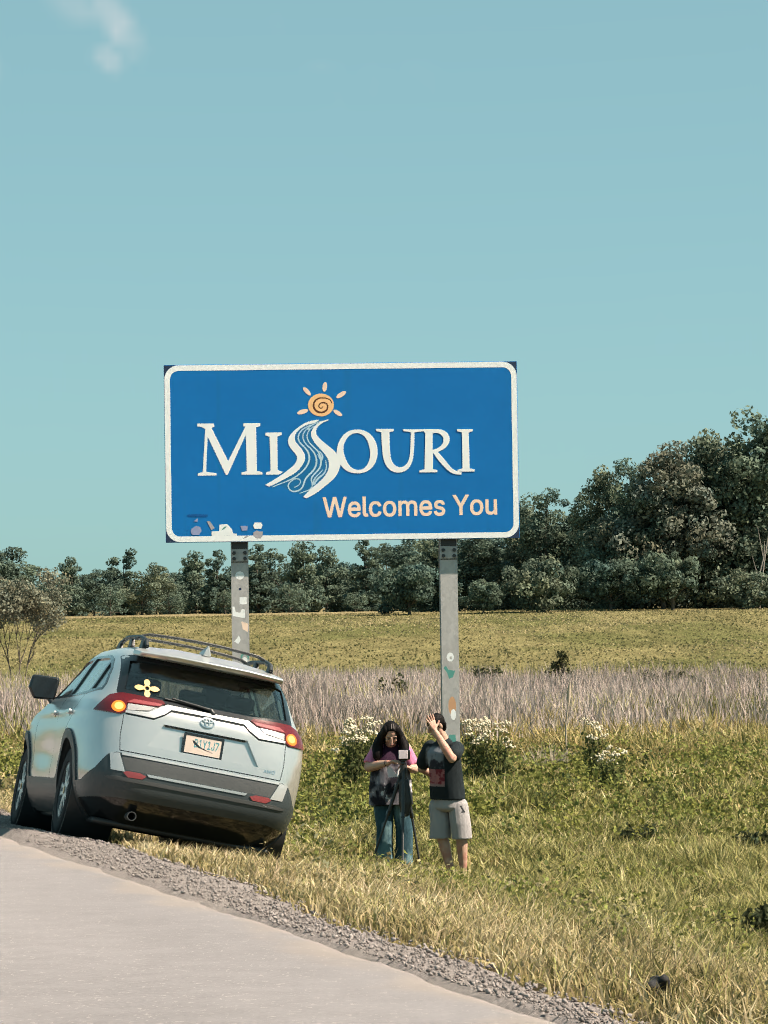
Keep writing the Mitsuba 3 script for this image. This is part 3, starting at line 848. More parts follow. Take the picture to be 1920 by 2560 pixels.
def lift(geom, fn, d0, d1, edge=.03):
    """A panel that follows the shell: the 2-d outline laid on the surface fn, between d0 and d1 metres outside it."""
    if isinstance(geom, (list, np.ndarray)):
        geom = sg.Polygon(geom)
    geom = geom.buffer(0)
    m = tm(M3.extrude(cross(geom), .004).refine_to_length(edge))
    v = np.array(m.vertices)
    a, b, k = v[:, 0], v[:, 1], v[:, 2] / .004
    e = .004
    p = fn(a, b)
    n = np.cross(fn(a + e, b) - fn(a - e, b), fn(a, b + e) - fn(a, b - e))
    n /= np.linalg.norm(n, axis=1, keepdims=True) + 1e-12
    out = p - np.array([0, 1.2, .8])
    flip = np.sign((n * out).sum(1, keepdims=True))
    flip[flip == 0] = 1
    n = n * flip
    q = p + n * (d0 + (d1 - d0) * k)[:, None]
    t = trimesh.Trimesh(q, m.faces, process=False)
    if t.volume < 0:
        t.invert()
    return t


def mirror(m):
    m = tm(m).copy()
    m.vertices = m.vertices * [-1, 1, 1]
    m.invert()
    return m


def both(poly):
    """A left-hand outline (a or x negative) and its mirror image."""
    p = np.asarray(poly, float)
    return [p, (p * [-1, 1])[::-1]]
def paint(p, n, uv):
    a = fbm(p.x * 2.2, p.y * 2.2, p.z * 3.0, 3)
    dust = smoothstep(2.15, 1.35, p.z + .5 * (a - .5))
    return mix(mix(mi.Color3f(.53, .545, .535), mi.Color3f(.58, .59, .575), a), mi.Color3f(.36, .34, .30), dust * .35)


scene['car_paint'] = two({'type': 'principled', 'base_color': proc(paint), 'roughness': .19, 'metallic': .70, 'specular': .5, 'clearcoat': .8, 'clearcoat_gloss': .93})
mat('garnish_silver', (.47, .49, .49), .32, .5, .5)
mat('black_plastic', (.026, .030, .032), .45)
mat('bumper_plastic', (.042, .056, .062), .38)
mat('grey_plastic', (.070, .076, .078), .42)
mat('gloss_black', (.010, .012, .014), .12, 0, .5)
mat('rubber', (.018, .019, .020), .8, spec=.3)
mat('alloy', (.50, .52, .53), .35, .7)
mat('lamp_red', (.10, .003, .006), .15, 0, .8)
mat('reflector_red', (.26, .05, .055), .3, 0, .5)
mat('lamp_clear', (.38, .38, .38), .2, 0, .8)
mat('cabin_cloth', (.035, .038, .038), .9)
mat('chrome', (.62, .66, .68), .16, .95)
mat('plate_cream', (.54, .46, .40), .5)
mat('plate_teal', (.05, .22, .26), .5)
mat('sticker_yellow', (.80, .56, .24), .5)
scene['privacy_glass'] = {'type': 'thindielectric', 'int_ior': 1.52, 'specular_transmittance': rgb(.42, .50, .47)}
scene['door_glass'] = {'type': 'thindielectric', 'int_ior': 1.52, 'specular_transmittance': rgb(.50, .56, .54)}

CAR_W = T(CAR_M.tolist())
car = thing('parked_car', 'silver compact suv tilted on the grassy verge with its hazard lights lit', 'car')


def cp(name, mesh, bsdf, parent=None, smooth=35, label=None):
    k = obj(name, mesh, bsdf, parent or car, smooth, CAR_W)
    if label:
        tag(k, label)
    return k


def seg(a, b, w):
    return sg.LineString([a, b]).buffer(w, cap_style='flat')


def prism_x(poly, x0, x1):
    """(y, z) outline through x0..x1."""
    m = poly_prism(poly, 0, x1 - x0)
    return m.transform([[0, 0, 1, x0], [1, 0, 0, 0], [0, 1, 0, 0]])


def prism_y(poly, y0, y1):
    """(x, z) outline through y0..y1."""
    m = poly_prism(poly, 0, y1 - y0)
    return m.transform([[1, 0, 0, 0], [0, 0, -1, y1], [0, 1, 0, 0]])


outer = loft(np.concatenate([np.linspace(.17, 1.5, 62), np.linspace(1.512, 1.665, 34)]))
inner = loft(np.linspace(.80, 1.605, 40), off=.05, offy=.06, offf=.12).as_original()
WIN_R = [(-.66, 1.492), (-.56, 1.51), (.56, 1.51), (.66, 1.492), (.705, 1.20), (.36, 1.168), (-.36, 1.168), (-.705, 1.20)]
WIN_F = [(2.0, 1.17), (1.94, 1.20), (1.50, 1.445), (1.36, 1.498), (1.03, 1.512), (1.03, 1.165)]
WIN_D = [(.93, 1.168), (.93, 1.515), (.22, 1.503), (.03, 1.472), (.03, 1.19)]
WIN_Q = [(-.04, 1.20), (-.04, 1.455), (-.20, 1.40), (-.37, 1.26), (-.38, 1.215)]
WIN_S = [(-.58, 1.475), (.58, 1.475), (.70, 1.17), (-.70, 1.17)]
cut = [prism_y(WIN_R, -1.3, -.25), prism_y(WIN_S, 1.25, 3.0)]
for w in (WIN_F, WIN_D, WIN_Q):
    p = sg.Polygon(w).buffer(-.012, join_style='mitre').buffer(.012) if w is not WIN_Q else sg.Polygon(w)
    cut += [prism_x(p, -1.2, -.35), prism_x(p, .35, 1.2)]
arch = [cyl((sx * .56, y, .375), (sx * 1.2, y, .375), .412, seg=56) for sx in (-1, 1) for y in (0, 2.69)]
wedge = M3.hull_points(np.array([(-.352, -1.1, 1.008), (.352, -1.1, 1.008), (.475, -1.1, .800), (-.475, -1.1, .800),
                                 (-.340, -.862, .998), (.340, -.862, .998), (.455, -.912, .808), (-.455, -.912, .808)]))
body = outer - inner
arch_s = M3.batch_boolean(arch, manifold3d.OpType.Add).as_original()
for c in cut + [wedge, arch_s]:
    body = body - c
bm = body.to_mesh()
V, F = np.array(bm.vert_properties[:, :3]), np.array(bm.tri_verts)
dark = np.zeros(len(F), bool)
ids = {inner.original_id(), arch_s.original_id()}
for a, b, i in zip(bm.run_index[:-1], bm.run_index[1:], bm.run_original_id):
    if i in ids:
        dark[a // 3:b // 3] = True
dark |= V[F][:, :, 2].max(1) < .30
cp('body', trimesh.Trimesh(V, F[~dark], process=False), 'car_paint')
cp('cabin_lining', trimesh.Trimesh(V, F[dark], process=False), 'cabin_cloth')
# glass
glass = cp('rear_window', lift(sg.Polygon(WIN_R).buffer(.012), rear_pt, -.010, -.0095, .05), 'privacy_glass', smooth=False)
# a pane is one sheet: keep the outer face only
frit = sg.Polygon(WIN_R).buffer(.022).difference(sg.Polygon(WIN_R).buffer(-.028))
cp('window_frit', lift(frit, rear_pt, -.02, .0015), 'gloss_black', glass)
for nm, w, fl in (('door_window', WIN_F, 'door_glass'), ('door_window', WIN_D, 'privacy_glass'), ('quarter_window', WIN_Q, 'privacy_glass')):
    for fn in (left_pt, right_pt):
        cp(nm, lift(sg.Polygon(w).buffer(.01), fn, -.012, -.0115, .06), fl, smooth=False)
dlo = sg.Polygon([(2.12, 1.155), (1.98, 1.225), (1.52, 1.472), (1.36, 1.526), (.95, 1.540), (.20, 1.525), (-.08, 1.485), (-.26, 1.40), (-.42, 1.25), (-.43, 1.20), (.03, 1.165), (1.0, 1.145)])
dlo = dlo.difference(shapely.union_all([sg.Polygon(w).buffer(-.004) for w in (WIN_F, WIN_D, WIN_Q)]))
for fn in (left_pt, right_pt):
    cp('window_trim', lift(dlo, fn, -.02, .003), 'gloss_black')


def shield(a, b):
    """windscreen plane: x across, b up the glass."""
    y = np.interp(b, [1.15, 1.26, 1.38, 1.48], [2.40, 2.10, 1.78, 1.52])
    return np.stack([a, y - .02 - .10 * (a / .7) ** 2, b], -1)


cp('windscreen', lift(sg.Polygon(WIN_S).buffer(.03), shield, 0, .0005, .08), 'door_glass', smooth=False)
# cabin
for sx in (-.37, .37):
    s = M3.batch_hull([rbox(.46, .10, .10, .04, at=(sx, 1.12, .86)), rbox(.42, .08, .10, .03, at=(sx, .92, 1.24))])
    k = cp('front_seat', s, 'cabin_cloth')
    cp('headrest', rbox(.26, .09, .17, .04, at=(sx, .90, 1.38)), 'cabin_cloth', k)
k = cp('rear_seat', M3.batch_hull([rbox(1.24, .10, .1, .04, at=(0, .18, .86)), rbox(1.18, .08, .1, .03, at=(0, -.02, 1.20))]), 'cabin_cloth')
for sx in (-.40, 0, .40):
    cp('headrest', rbox(.24, .08, .13, .035, at=(sx, -.04, 1.315 - (.03 if sx == 0 else 0))), 'cabin_cloth', k)
cp('dashboard', rbox(1.4, .5, .30, .08, at=(0, 2.02, .97)), 'cabin_cloth')
w = trimesh.creation.torus(.18, .015, 24, 8)
w.apply_transform(frame((-.37, 1.62, 1.08), (0, 0, 68)))
cp('steering_wheel', w, 'cabin_cloth', smooth=True)
# roof: spoiler, rails, bars, fin
sp = [M3.sphere(.012, 10).translate(q) for sx in (-1, 1) for q in ((sx * .50, -.26, 1.604), (sx * .615, -.46, 1.556), (sx * .585, -.615, 1.541), (sx * .615, -.46, 1.53), (sx * .585, -.60, 1.522), (sx * .30, -.690, 1.549), (sx * .30, -.675, 1.528), (sx * .25, -.22, 1.632))]
cp('roof_spoiler', M3.batch_hull(sp), 'car_paint')
for sx in (-1, 1):
    for nm, a, b in (('roof_rail', 1.05, -.42),):
        yy = np.linspace(a, b, 22)
        zz = np.interp(yy, [-.42, -.34, -.1, .5, .95, 1.05], [1.610, 1.668, 1.700, 1.715, 1.680, 1.630])
        xx = np.interp(yy, [-.42, .3, 1.05], [.520, .545, .525]) * sx
        r = cp(nm, tube_mesh(np.stack([xx, yy, zz], 1), .018, 8), 'black_plastic', smooth=True)
        for q in (.86, .28, -.30):
            zq = float(np.interp(q, [-.42, -.34, -.1, .5, .95, 1.05], [1.610, 1.668, 1.700, 1.715, 1.680, 1.630]))
            cp('rail_foot', M3.batch_hull([rbox(.035, .16, .02, .008, at=(sx * .535, q, zq - .075)), rbox(.028, .09, .02, .008, at=(sx * .535, q, zq - .012))]), 'black_plastic', r)
for y in (.66, -.06):
    xx = np.linspace(-.565, .565, 25)
    zz = 1.752 - .028 * (xx / .56) ** 2 - .045 * np.clip((np.abs(xx) - .46) / .10, 0, 1) ** 2
    r = cp('roof_crossbar', cat(*[M3.batch_hull([rbox(.012, .075, .022, .006, at=(xx[i], y, zz[i])), rbox(.012, .075, .022, .006, at=(xx[i + 1], y, zz[i + 1]))]) for i in range(24)]), 'black_plastic')
fin = [M3.sphere(.010, 8).translate(q) for q in ((-.028, -.14, 1.66), (.028, -.14, 1.66), (-.025, -.29, 1.645), (.025, -.29, 1.645))] + [M3.sphere(.006, 8).translate(q) for q in ((0, -.265, 1.715), (0, -.295, 1.715))]
cp('antenna_fin', M3.batch_hull(fin), 'garnish_silver')
# tail lamps
LAMP = [(-1.0, 1.020), (-.91, 1.088), (-.825, 1.155), (-.71, 1.186), (-.59, 1.185), (-.375, 1.178), (-.352, 1.155), (-.44, 1.118), (-.655, 1.110), (-.660, 1.040), (-.70, 1.018), (-.83, 1.018)]
WHITE = [(-.648, 1.107), (-.432, 1.115), (-.476, 1.082), (-.648, 1.056)]
scene['amber_bulb'] = two({'type': 'principled', 'base_color': rgb(.10, .02, .002), 'roughness': .3})
for i, s in enumerate((0, 1)):
    lp = cp('tail_lamp', lift(both(LAMP)[s], wrap, -.012, .014, .02), 'lamp_red')
    sd = -1 if s == 0 else 1
    cp('reversing_lens', lift(both(WHITE)[s], wrap, -.01, .010, .02), 'lamp_clear', lp)
    m = lift(ell((sd * .722, 1.070), .058, .042, sd * -8), wrap, .008, .019, .012)
    kk = obj('indicator_bulb', m, 'amber_bulb', lp, 30, CAR_W)
    scene[kk]['emitter'] = {'type': 'area', 'radiance': rgb(.46, .10, .010)}
    tag(kk, 'glowing amber hazard light')
    kc = obj('indicator_core', lift(ell((sd * .716, 1.072), .036, .027, sd * -8), wrap, .0195, .022, .012), 'amber_bulb', lp, 30, CAR_W)
    scene[kc]['emitter'] = {'type': 'area', 'radiance': rgb(.62, .30, .075)}
    cp('lamp_stripe', lift(sg.Polygon(both([(-.655, 1.116), (-.40, 1.126), (-.372, 1.148), (-.60, 1.146)])[s]), wrap, .008, .0155, .02), 'reflector_red', lp)
# hatch garnish: a pale kinked bar under the window with dark gaps
up = [(-.655, 1.058), (-.488, 1.074), (-.410, 1.110), (-.335, 1.160), (0, 1.156)]
lo = [(-.655, 1.034), (-.432, 1.030), (-.352, 1.076), (-.300, 1.118), (0, 1.122)]
up2, lo2 = up + [(-a, b) for a, b in up[-2::-1]], lo + [(-a, b) for a, b in lo[-2::-1]]
cp('hatch_gap', lift(up2 + [(a, b - .013) for a, b in lo2[::-1]], rear_pt, -.008, .002, .03), 'gloss_black')
cp('hatch_garnish', lift([(a, b - .006) for a, b in up2] + lo2[::-1], rear_pt, -.004, .011, .03), 'garnish_silver')
cp('handle_shade_strip', rbox(.66, .03, .016, .004, at=(0, -.865, .992)), 'gloss_black')  # black handle strip that also paints the shade line under the overhang
for i, (z0, z1) in enumerate(((.730, .745),)):
    cp('hatch_seam', lift(sg.box(-.66, z0, .66, z0 + .008), wrap, -.01, .0015), 'gloss_black')
for s in (-1, 1):
    cp('hatch_seam', lift(shapely.union_all([seg((s * .672, 1.02), (s * .676, .85), .0028), seg((s * .676, .85), (s * .660, .733), .0028)]), wrap, -.01, .0012), 'gloss_black')
# plate, emblem, badge, sticker, wiper
PL = frame((-.010, -.914, .886), (0, 0, -8))


def on_plate(m):
    m = tm(m).copy()
    m.apply_transform(PL)
    return m


def stand(m, y=0.0):
    """From the xy plane (facing +z) to the xz plane facing -y."""
    m = tm(m).copy()
    v = m.vertices
    m.vertices = np.stack([v[:, 0], -v[:, 2] + y, v[:, 1]], 1)
    return m


pl = cp('number_plate', on_plate(rbox(.305, .006, .152, .002)), 'plate_cream', smooth=30, label='cream and pink number plate with teal characters')
cp('plate_frame', on_plate(stand(poly_prism(sg.box(-.164, -.088, .164, .088).difference(sg.box(-.146, -.070, .146, .068)), 0, .010), .003)), 'gloss_black', pl)
tx = meshkit.text_mesh('B1Y1J7', .066, .0015, bold=True)
tx.apply_translation([-tx.bounds[:, 0].mean(), -tx.bounds[:, 1].mean(), 0])
tx.apply_scale([.20 / (tx.bounds[1, 0] - tx.bounds[0, 0]), 1, 1])
tx.apply_translation([.028, .014, 0])
cp('plate_characters', on_plate(stand(tx, -.0032)), 'plate_teal', pl, smooth=False)
cp('plate_emblem', on_plate(stand(poly_prism([(-.09, .035), (-.07, .028), (-.02, -.012), (.09, -.042), (.02, -.030), (-.04, -.016), (-.08, .012)], 0, .0025), -.0032)), 'gloss_black', pl, smooth=False)
em = [P(ell((0, 0), .060, .041)).difference(P(ell((0, 0), .051, .033))), P(ell((0, .002), .020, .037)).difference(P(ell((0, .002), .013, .029))), P(ell((0, .018), .046, .016)).difference(P(ell((0, .017), .038, .010)))]
cp('emblem', lift(shapely.union_all(em).buffer(0), lambda a, b: rear_pt(a, b + 1.074), -.002, .012, .02), 'chrome')
tx = meshkit.text_mesh('AWD', .026, .004, bold=True)
tx.apply_scale([1.15, 1, 1])
tx.apply_translation([.505, .775, 0])
v = np.array(tx.vertices)
tx.vertices = np.stack([v[:, 0], rear_y(v[:, 0], v[:, 1]) - v[:, 2] * 1.0 - .0005, v[:, 1]], 1)
cp('badge', tx, 'chrome', smooth=False)
pet = []
for k in range(4):
    L, wd = (.098, .021) if k % 2 == 0 else (.074, .024)
    a = math.radians(90 * k + 4)
    q = curve([(.016, 0), (.4 * L + .012, wd), (.85 * L, wd * .75), (L, 0), (.85 * L, -wd * .75), (.4 * L + .012, -wd)], 30, True)
    pet.append(P(np.stack([q[:, 0] * math.cos(a) - q[:, 1] * math.sin(a), q[:, 0] * math.sin(a) + q[:, 1] * math.cos(a)], 1)))
flower = shapely.union_all(pet + [P(ell((0, 0), .028, .026))]).buffer(0).difference(P(ell((0, 0), .016, .016)))
cp('window_sticker', lift(flower, lambda a, b: rear_pt(a - .503, b + 1.262), .0005, .002, .02), 'sticker_yellow', glass, smooth=False, label='yellow four-petalled sticker on the left of the rear window')
cp('rear_wiper', cat(bar((.04, -.815, 1.162), (.02, -.812, 1.185), .022, .016), bar((.02, -.812, 1.185), (-.30, -.792, 1.218), .012, .007), bar((-.03, -.797, 1.190), (-.36, -.786, 1.205), .007)), 'black_plastic')
# bumper
low = [(-1.25, .44), (-1.03, .465), (-.845, .570), (-.745, .690), (-.68, .716)]
low = low + [(-a, b) for a, b in low[::-1]] + [(1.25, .30), (.95, .335), (.62, .375), (-.62, .375), (-.95, .335), (-1.25, .30)]
bp = cp('rear_bumper', lift(low, wrap, -.01, .014), 'bumper_plastic')
under = [(-1.25, .31), (-.95, .345), (-.60, .385), (.60, .385), (.95, .345), (1.25, .31), (1.25, .18), (-1.25, .18)]
cp('rear_valance', lift(under, wrap, -.01, .004), 'gloss_black')
cp('bumper_lip', lift(sg.box(-.635, .698, .645, .714), wrap, .0, .024), 'garnish_silver', bp)
cp('bumper_band', lift([(-.635, .694), (.635, .694), (.585, .590), (-.585, .590)], wrap, .0, .0165), 'grey_plastic', bp)
cp('bumper_bar', lift([(-.42, .585), (.40, .585), (.38, .566), (-.40, .566)], wrap, .0, .022), 'alloy', bp)
cp('bumper_sill', lift([(-.64, .534), (.64, .534), (.74, .520), (.70, .506), (-.70, .506), (-.74, .520)], wrap, .0, .024), 'grey_plastic', bp)
for s in (0, 1):
    cp('bumper_end', lift(both([(-.655, .712), (-.730, .700), (-.700, .575), (-.590, .575)])[s], wrap, .0, .021), 'garnish_silver', bp)
    cp('reflector', lift(both([(-.60, .566), (-.575, .583), (-.47, .583), (-.42, .566), (-.45, .540), (-.56, .538)])[s], wrap, .005, .0225), 'reflector_red', bp)
# sides: cladding, arches, sills, seams, handles
for sd, fn in ((-1, left_pt), (1, right_pt)):
    for y in (0, 2.69):
        a = np.radians(np.linspace(-28, 208, 40))
        ro, ri = .487, .408
        arc = sg.Polygon(np.vstack([np.stack([y + ro * np.cos(a), .375 + ro * 1.0 * np.sin(a)], 1), np.stack([y + ri * np.cos(a[::-1]), .375 + ri * np.sin(a[::-1])], 1)]))
        cp('arch_trim', lift(arc, fn, -.012, .016), 'black_plastic')
        ln = cyl((sd * .5, y, .375), (sd * .90, y, .375), .411, seg=48) - cyl((sd * .52, y, .375), (sd * 1.0, y, .375), .402, seg=48)
        cp('wheel_well', ln, 'black_plastic')
    cp('sill_cladding', lift([(.46, .50), (.56, .455), (2.15, .455), (2.24, .50), (2.30, .20), (.42, .20)], fn, -.01, .016), 'black_plastic')
    cp('front_cladding', lift([(3.14, .46), (3.45, .46), (3.45, .20), (3.14, .20)], fn, -.01, .014), 'black_plastic')
    seams = [seg((.985, 1.15), (.985, .46), .003), seg((2.10, 1.14), (2.14, .9), .003), seg((2.14, .9), (2.10, .52), .003), seg((.06, 1.165), (.10, .98), .003), seg((.10, .98), (.42, .72), .003), seg((.42, .72), (.50, .50), .003)]
    for g_ in (seams[0], shapely.union_all(seams[1:3]), shapely.union_all(seams[3:])):
        cp('door_seam', lift(g_.buffer(0), fn, -.01, .001), 'gloss_black')
    for y in (1.16, .24):
        h = cp('door_handle', lift(sg.LineString([(y - .09, 1.005), (y + .09, 1.0)]).buffer(.014), fn, .0, .028), 'car_paint')
        cp('handle_recess', lift(P(ell((y, 1.0), .075, .032)), fn, -.005, .0015), 'gloss_black', h)
    # mirror
    mh = M3.batch_hull([M3.sphere(.03, 12).translate((sd * x, y, z)) for x, y, z in ((.875, 1.90, 1.315), (1.065, 1.90, 1.305), (1.075, 1.90, 1.22), (1.03, 1.90, 1.155), (.885, 1.90, 1.17), (.90, 2.02, 1.27), (1.02, 2.02, 1.26), (.99, 2.02, 1.18))])
    mk = cp('side_mirror', mh, 'gloss_black')
    cp('mirror_stalk', M3.batch_hull([M3.sphere(.03, 10).translate((sd * .92, 1.93, 1.18)), M3.sphere(.02, 10).translate((sd * .85, 2.0, 1.13)), M3.sphere(.02, 10).translate((sd * .87, 1.86, 1.10))]), 'gloss_black', mk)
    cp('mirror_glass', stand(poly_prism(P([(sd * .878, 1.318), (sd * 1.062, 1.31), (sd * 1.074, 1.22), (sd * 1.03, 1.155), (sd * .888, 1.168)]).buffer(.012), 0, .004), 1.871), 'gloss_black', mk)
# underside and exhaust
cp('underbody', cat(rbox(1.45, 3.9, .05, .02, at=(0, 1.30, .165)), rbox(1.0, .16, .12, .05, at=(0, 0, .26)), cyl((-.05, -.52, .235), (.55, -.52, .235), .10, seg=20)), 'black_plastic')
cp('tailpipe', cyl((-.46, -.70, .245), (-.46, -.90, .245), .036, seg=20) - cyl((-.46, -.72, .245), (-.46, -1.0, .245), .031, seg=20), 'grey_plastic')
# wheels
tp = [(.222, -.09), (.235, -.112), (.30, -.120), (.338, -.112), (.356, -.095), (.362, -.06), (.363, 0), (.362, .06), (.356, .095), (.338, .112), (.30, .120), (.235, .112), (.222, .09), (.215, 0), (.222, -.09)]
tyre = trimesh.creation.revolve(np.array(tp), sections=64)
gro = [rbox(.012, .9, .9, .001).translate((0, 0, 0))]
barrel = trimesh.creation.revolve(np.array([(.0, .055), (.19, .055), (.222, .095), (.228, .104), (.218, .104), (.205, .07), (.19, .062), (.0, .062)]), sections=64)
disc = CS.circle(.212, 64) - CS.circle(.05, 24)
spk = []
for k in range(5):
    a = 2 * np.pi * k / 5 + .3
    q = P([(.062, -.034), (.185, -.050), (.216, -.060), (.216, .060), (.185, .050), (.062, .034)]).difference(P([(.095, -.012), (.196, -.022), (.196, .022), (.095, .012)]))
    spk.append(shapely.affinity.rotate(q, math.degrees(a), origin=(0, 0)))
spokes = shapely.union_all(spk + [P(ell((0, 0), .066, .066))]).buffer(.004).buffer(-.004)
rim = poly_prism(spokes, .072, .100)
cap = cyl((0, 0, .095), (0, 0, .106), .032, seg=20)
for sd in (-1, 1):
    for y in (0, 2.69):
        R = np.array([[0, 0, sd], [0, 1, 0], [-sd, 0, 0]], float)
        M = np.eye(4)
        M[:3, :3] = R
        M[:3, 3] = (sd * .792, y, .362)

        def put(m):
            m = tm(m).copy()
            m.apply_transform(M)
            return m
        wk = cp('wheel', put(rim), 'alloy', smooth=30)
        cp('tyre', put(tyre), 'rubber', wk, smooth=40)
        cp('rim_barrel', put(barrel), 'alloy' if False else 'grey_plastic', wk, smooth=40)
        cp('hub_cap', put(cap), 'gloss_black', wk)
# ---------------------------------------------------------------- people
def eps(c, r, yaw=0.0, seg=20):
    """An ellipsoid with radii r at c, turned by yaw degrees about z."""
    return M3.sphere(1.0, seg).scale(tuple(r)).rotate((0, 0, yaw)).translate(tuple(c))


def chain(secs, yaw=0.0):
    e = [eps(c, r, yaw) for c, r in secs]
    return M3.batch_boolean([M3.batch_hull([a, b]) for a, b in zip(e[:-1], e[1:])], manifold3d.OpType.Add)


def limb(pts, rad, seg=14):
    b = [M3.sphere(r, seg).translate(tuple(p)) for p, r in zip(pts, rad)]
    return M3.batch_boolean([M3.batch_hull([x, y]) for x, y in zip(b[:-1], b[1:])], manifold3d.OpType.Add)


def soft(m, edge=.015, it=6, wrinkle=0.0, freq=9.0, seed=1, stretch=(1, 1, .45)):
    t = tm(m.refine_to_length(edge))
    trimesh.smoothing.filter_taubin(t, lamb=.5, nu=.53, iterations=it)
    if wrinkle:
        n = t.vertex_normals
        k = (meshkit.fbm(t.vertices * np.array(stretch) * freq, 3, seed) - .5) * 2
        t = trimesh.Trimesh(t.vertices + n * (k * wrinkle)[:, None], t.faces, process=False)
    return t


def unit(v):
    v = np.asarray(v, float)
    return v / np.linalg.norm(v)


def hand(W, d, n, side, curls=(.3, .3, .35, .4), spread=.10, thumb=(.35, .9, .2), k=1.0):
    """A palm, four fingers that curl towards the palm's facing n, and a thumb on the side t."""
    W, d = np.asarray(W, float), unit(d)
    n = unit(np.asarray(n, float) - np.dot(n, d) * d)
    t = np.cross(d, n) * side
    kn = [W + d * .086 * k * s + t * o * k for o, s in ((.031, .97), (.010, 1.0), (-.011, .98), (-.030, .90))]
    r = .0115 * k
    out = [M3.batch_hull([M3.sphere(.022 * k, 10).translate(tuple(W)), M3.sphere(.014 * k, 8).translate(tuple(W + d * .03 * k + t * .026 * k))] + [M3.sphere(r, 8).translate(tuple(q)) for q in kn]
                         + [M3.sphere(.012 * k, 8).translate(tuple(W + d * .03 * k - t * .024 * k))])]
    for i, (q, L, c) in enumerate(zip(kn, (.068, .077, .072, .056), curls)):
        dd = unit(d + t * spread * (1.2 - .8 * i))
        p, a = q, 0.0
        pts = [q]
        for part in (.45, .30, .25):
            a += c
            p = p + (dd * math.cos(a) + n * math.sin(a)) * L * part * k
            pts.append(p)
        out.append(limb(pts, np.array([.0098, .0092, .0085, .0074]) * k, 8))
    root = W + d * .026 * k + t * .024 * k
    td = unit(d * thumb[0] + t * thumb[1] + n * thumb[2])
    mid = root + td * .040 * k
    tip = mid + unit(td + d * .45 + n * .1) * .034 * k
    out.append(limb([root, mid, tip], np.array([.0145, .0115, .0090]) * k, 8))
    return M3.batch_boolean(out, manifold3d.OpType.Add)


def head_solid(hm):
    """A head in its own frame (face towards -y, chin at about z = -.115), moved by the 4 x 4 hm."""
    parts = [eps((0, .012, .030), (.074, .094, .090)), M3.batch_hull([eps((0, -.020, -.010), (.064, .066, .060)), eps((0, -.052, -.088), (.026, .026, .022))]),
             M3.batch_hull([eps((0, -.088, .020), (.009, .010, .012)), eps((0, -.108, -.018), (.013, .012, .011))]),
             M3.batch_hull([eps((-.035, -.070, .030), (.020, .014, .010)), eps((.035, -.070, .030), (.020, .014, .010))]),
             eps((0, -.084, -.052), (.024, .012, .009)), eps((-.038, -.062, -.020), (.022, .018, .020)), eps((.038, -.062, -.020), (.022, .018, .020))]
    for s in (-1, 1):
        parts.append(eps((s * .077, .012, -.004), (.010, .020, .032), s * -18))
    return M3.batch_boolean(parts, manifold3d.OpType.Add).transform(hm[:3].tolist())


def skin(base, flush):
    def f(p, n, uv):
        a = fbm(p.x * 16, p.y * 16, p.z * 16, 3)
        return mix(mi.Color3f(*base), mi.Color3f(*flush), smoothstep(.35, .75, a))
    return f


scene['skin'] = two({'type': 'principled', 'base_color': cproc(skin((.50, .33, .245), (.44, .22, .165))), 'roughness': .55, 'specular': .35})
mat('hair_black', (.006, .005, .005), .6, spec=.10)
mat('hair_highlight', (.16, .14, .13), .5)
mat('eye_dark', (.03, .02, .02), .3)
mat('lip', (.32, .12, .11), .5)
mat('shoe', (.03, .03, .034), .7)

# --- the man: one hand up before his face, turned to his right
MAN_XY = (.672, 30.0)
MAN_Z = float(ground_z(*MAN_XY)) + .0
MAN_M = frame((MAN_XY[0], MAN_XY[1], MAN_Z))


def man_shirt(p, n, uv):
    x, z = p.x - MAN_XY[0], p.z - MAN_Z
    front = smoothstep(.15, .45, n.x * -.64 + n.y * -.77)
    base = mix(mi.Color3f(.008, .013, .016), mi.Color3f(.013, .022, .026), fbm(p.x * 5, p.z * 5, p.y * 5, 3))
    g = fbm(x * 17, z * 13, 3.0, 3)
    ga = smoothstep(-.275, -.245, x) * smoothstep(-.065, -.095, x) * smoothstep(1.19, 1.21, z) * smoothstep(1.44, 1.40, z) * front
    base = mix(base, mix(mi.Color3f(.02, .02, .03), mi.Color3f(.20, .22, .25), smoothstep(.45, .70, g)), ga)
    inside = smoothstep(-.245, -.238, x) * smoothstep(-.066, -.073, x) * smoothstep(1.000, 1.007, z) * smoothstep(1.190, 1.183, z) * front
    red = mix(mi.Color3f(.34, .13, .13), mi.Color3f(.17, .02, .03), smoothstep(.42, .60, fbm(x * 26, z * 24, 8.0, 3)))
    red = mix(red, mi.Color3f(.26, .20, .20), smoothstep(1.04, 1.015, z) * .8)
    return mix(base, red, inside)


def man_shorts(p, n, uv):
    x, z = p.x - MAN_XY[0], p.z - MAN_Z
    c = mix(mi.Color3f(.30, .29, .295), mi.Color3f(.36, .35, .35), fbm(p.x * 8, p.z * 5, p.y * 8, 3))
    d1 = dr.maximum(dr.abs((x - .108) - .55 * (.775 - z)) / .011, dr.abs(z - .770) / .030)
    d2 = dr.maximum(dr.abs((x - .122) + .25 * (.735 - z)) / .020, dr.abs(z - .733) / .008)
    return mix(c, mi.Color3f(.03, .035, .04), dr.select((dr.minimum(d1, d2) < 1) & (n.y < 0), 1.0, 0.0))


scene['man_shirt'] = two({'type': 'principled', 'base_color': cproc(man_shirt), 'roughness': .85, 'specular': .2, 'sheen': .2})
scene['man_shorts'] = two({'type': 'principled', 'base_color': cproc(man_shorts), 'roughness': .85, 'specular': .2})

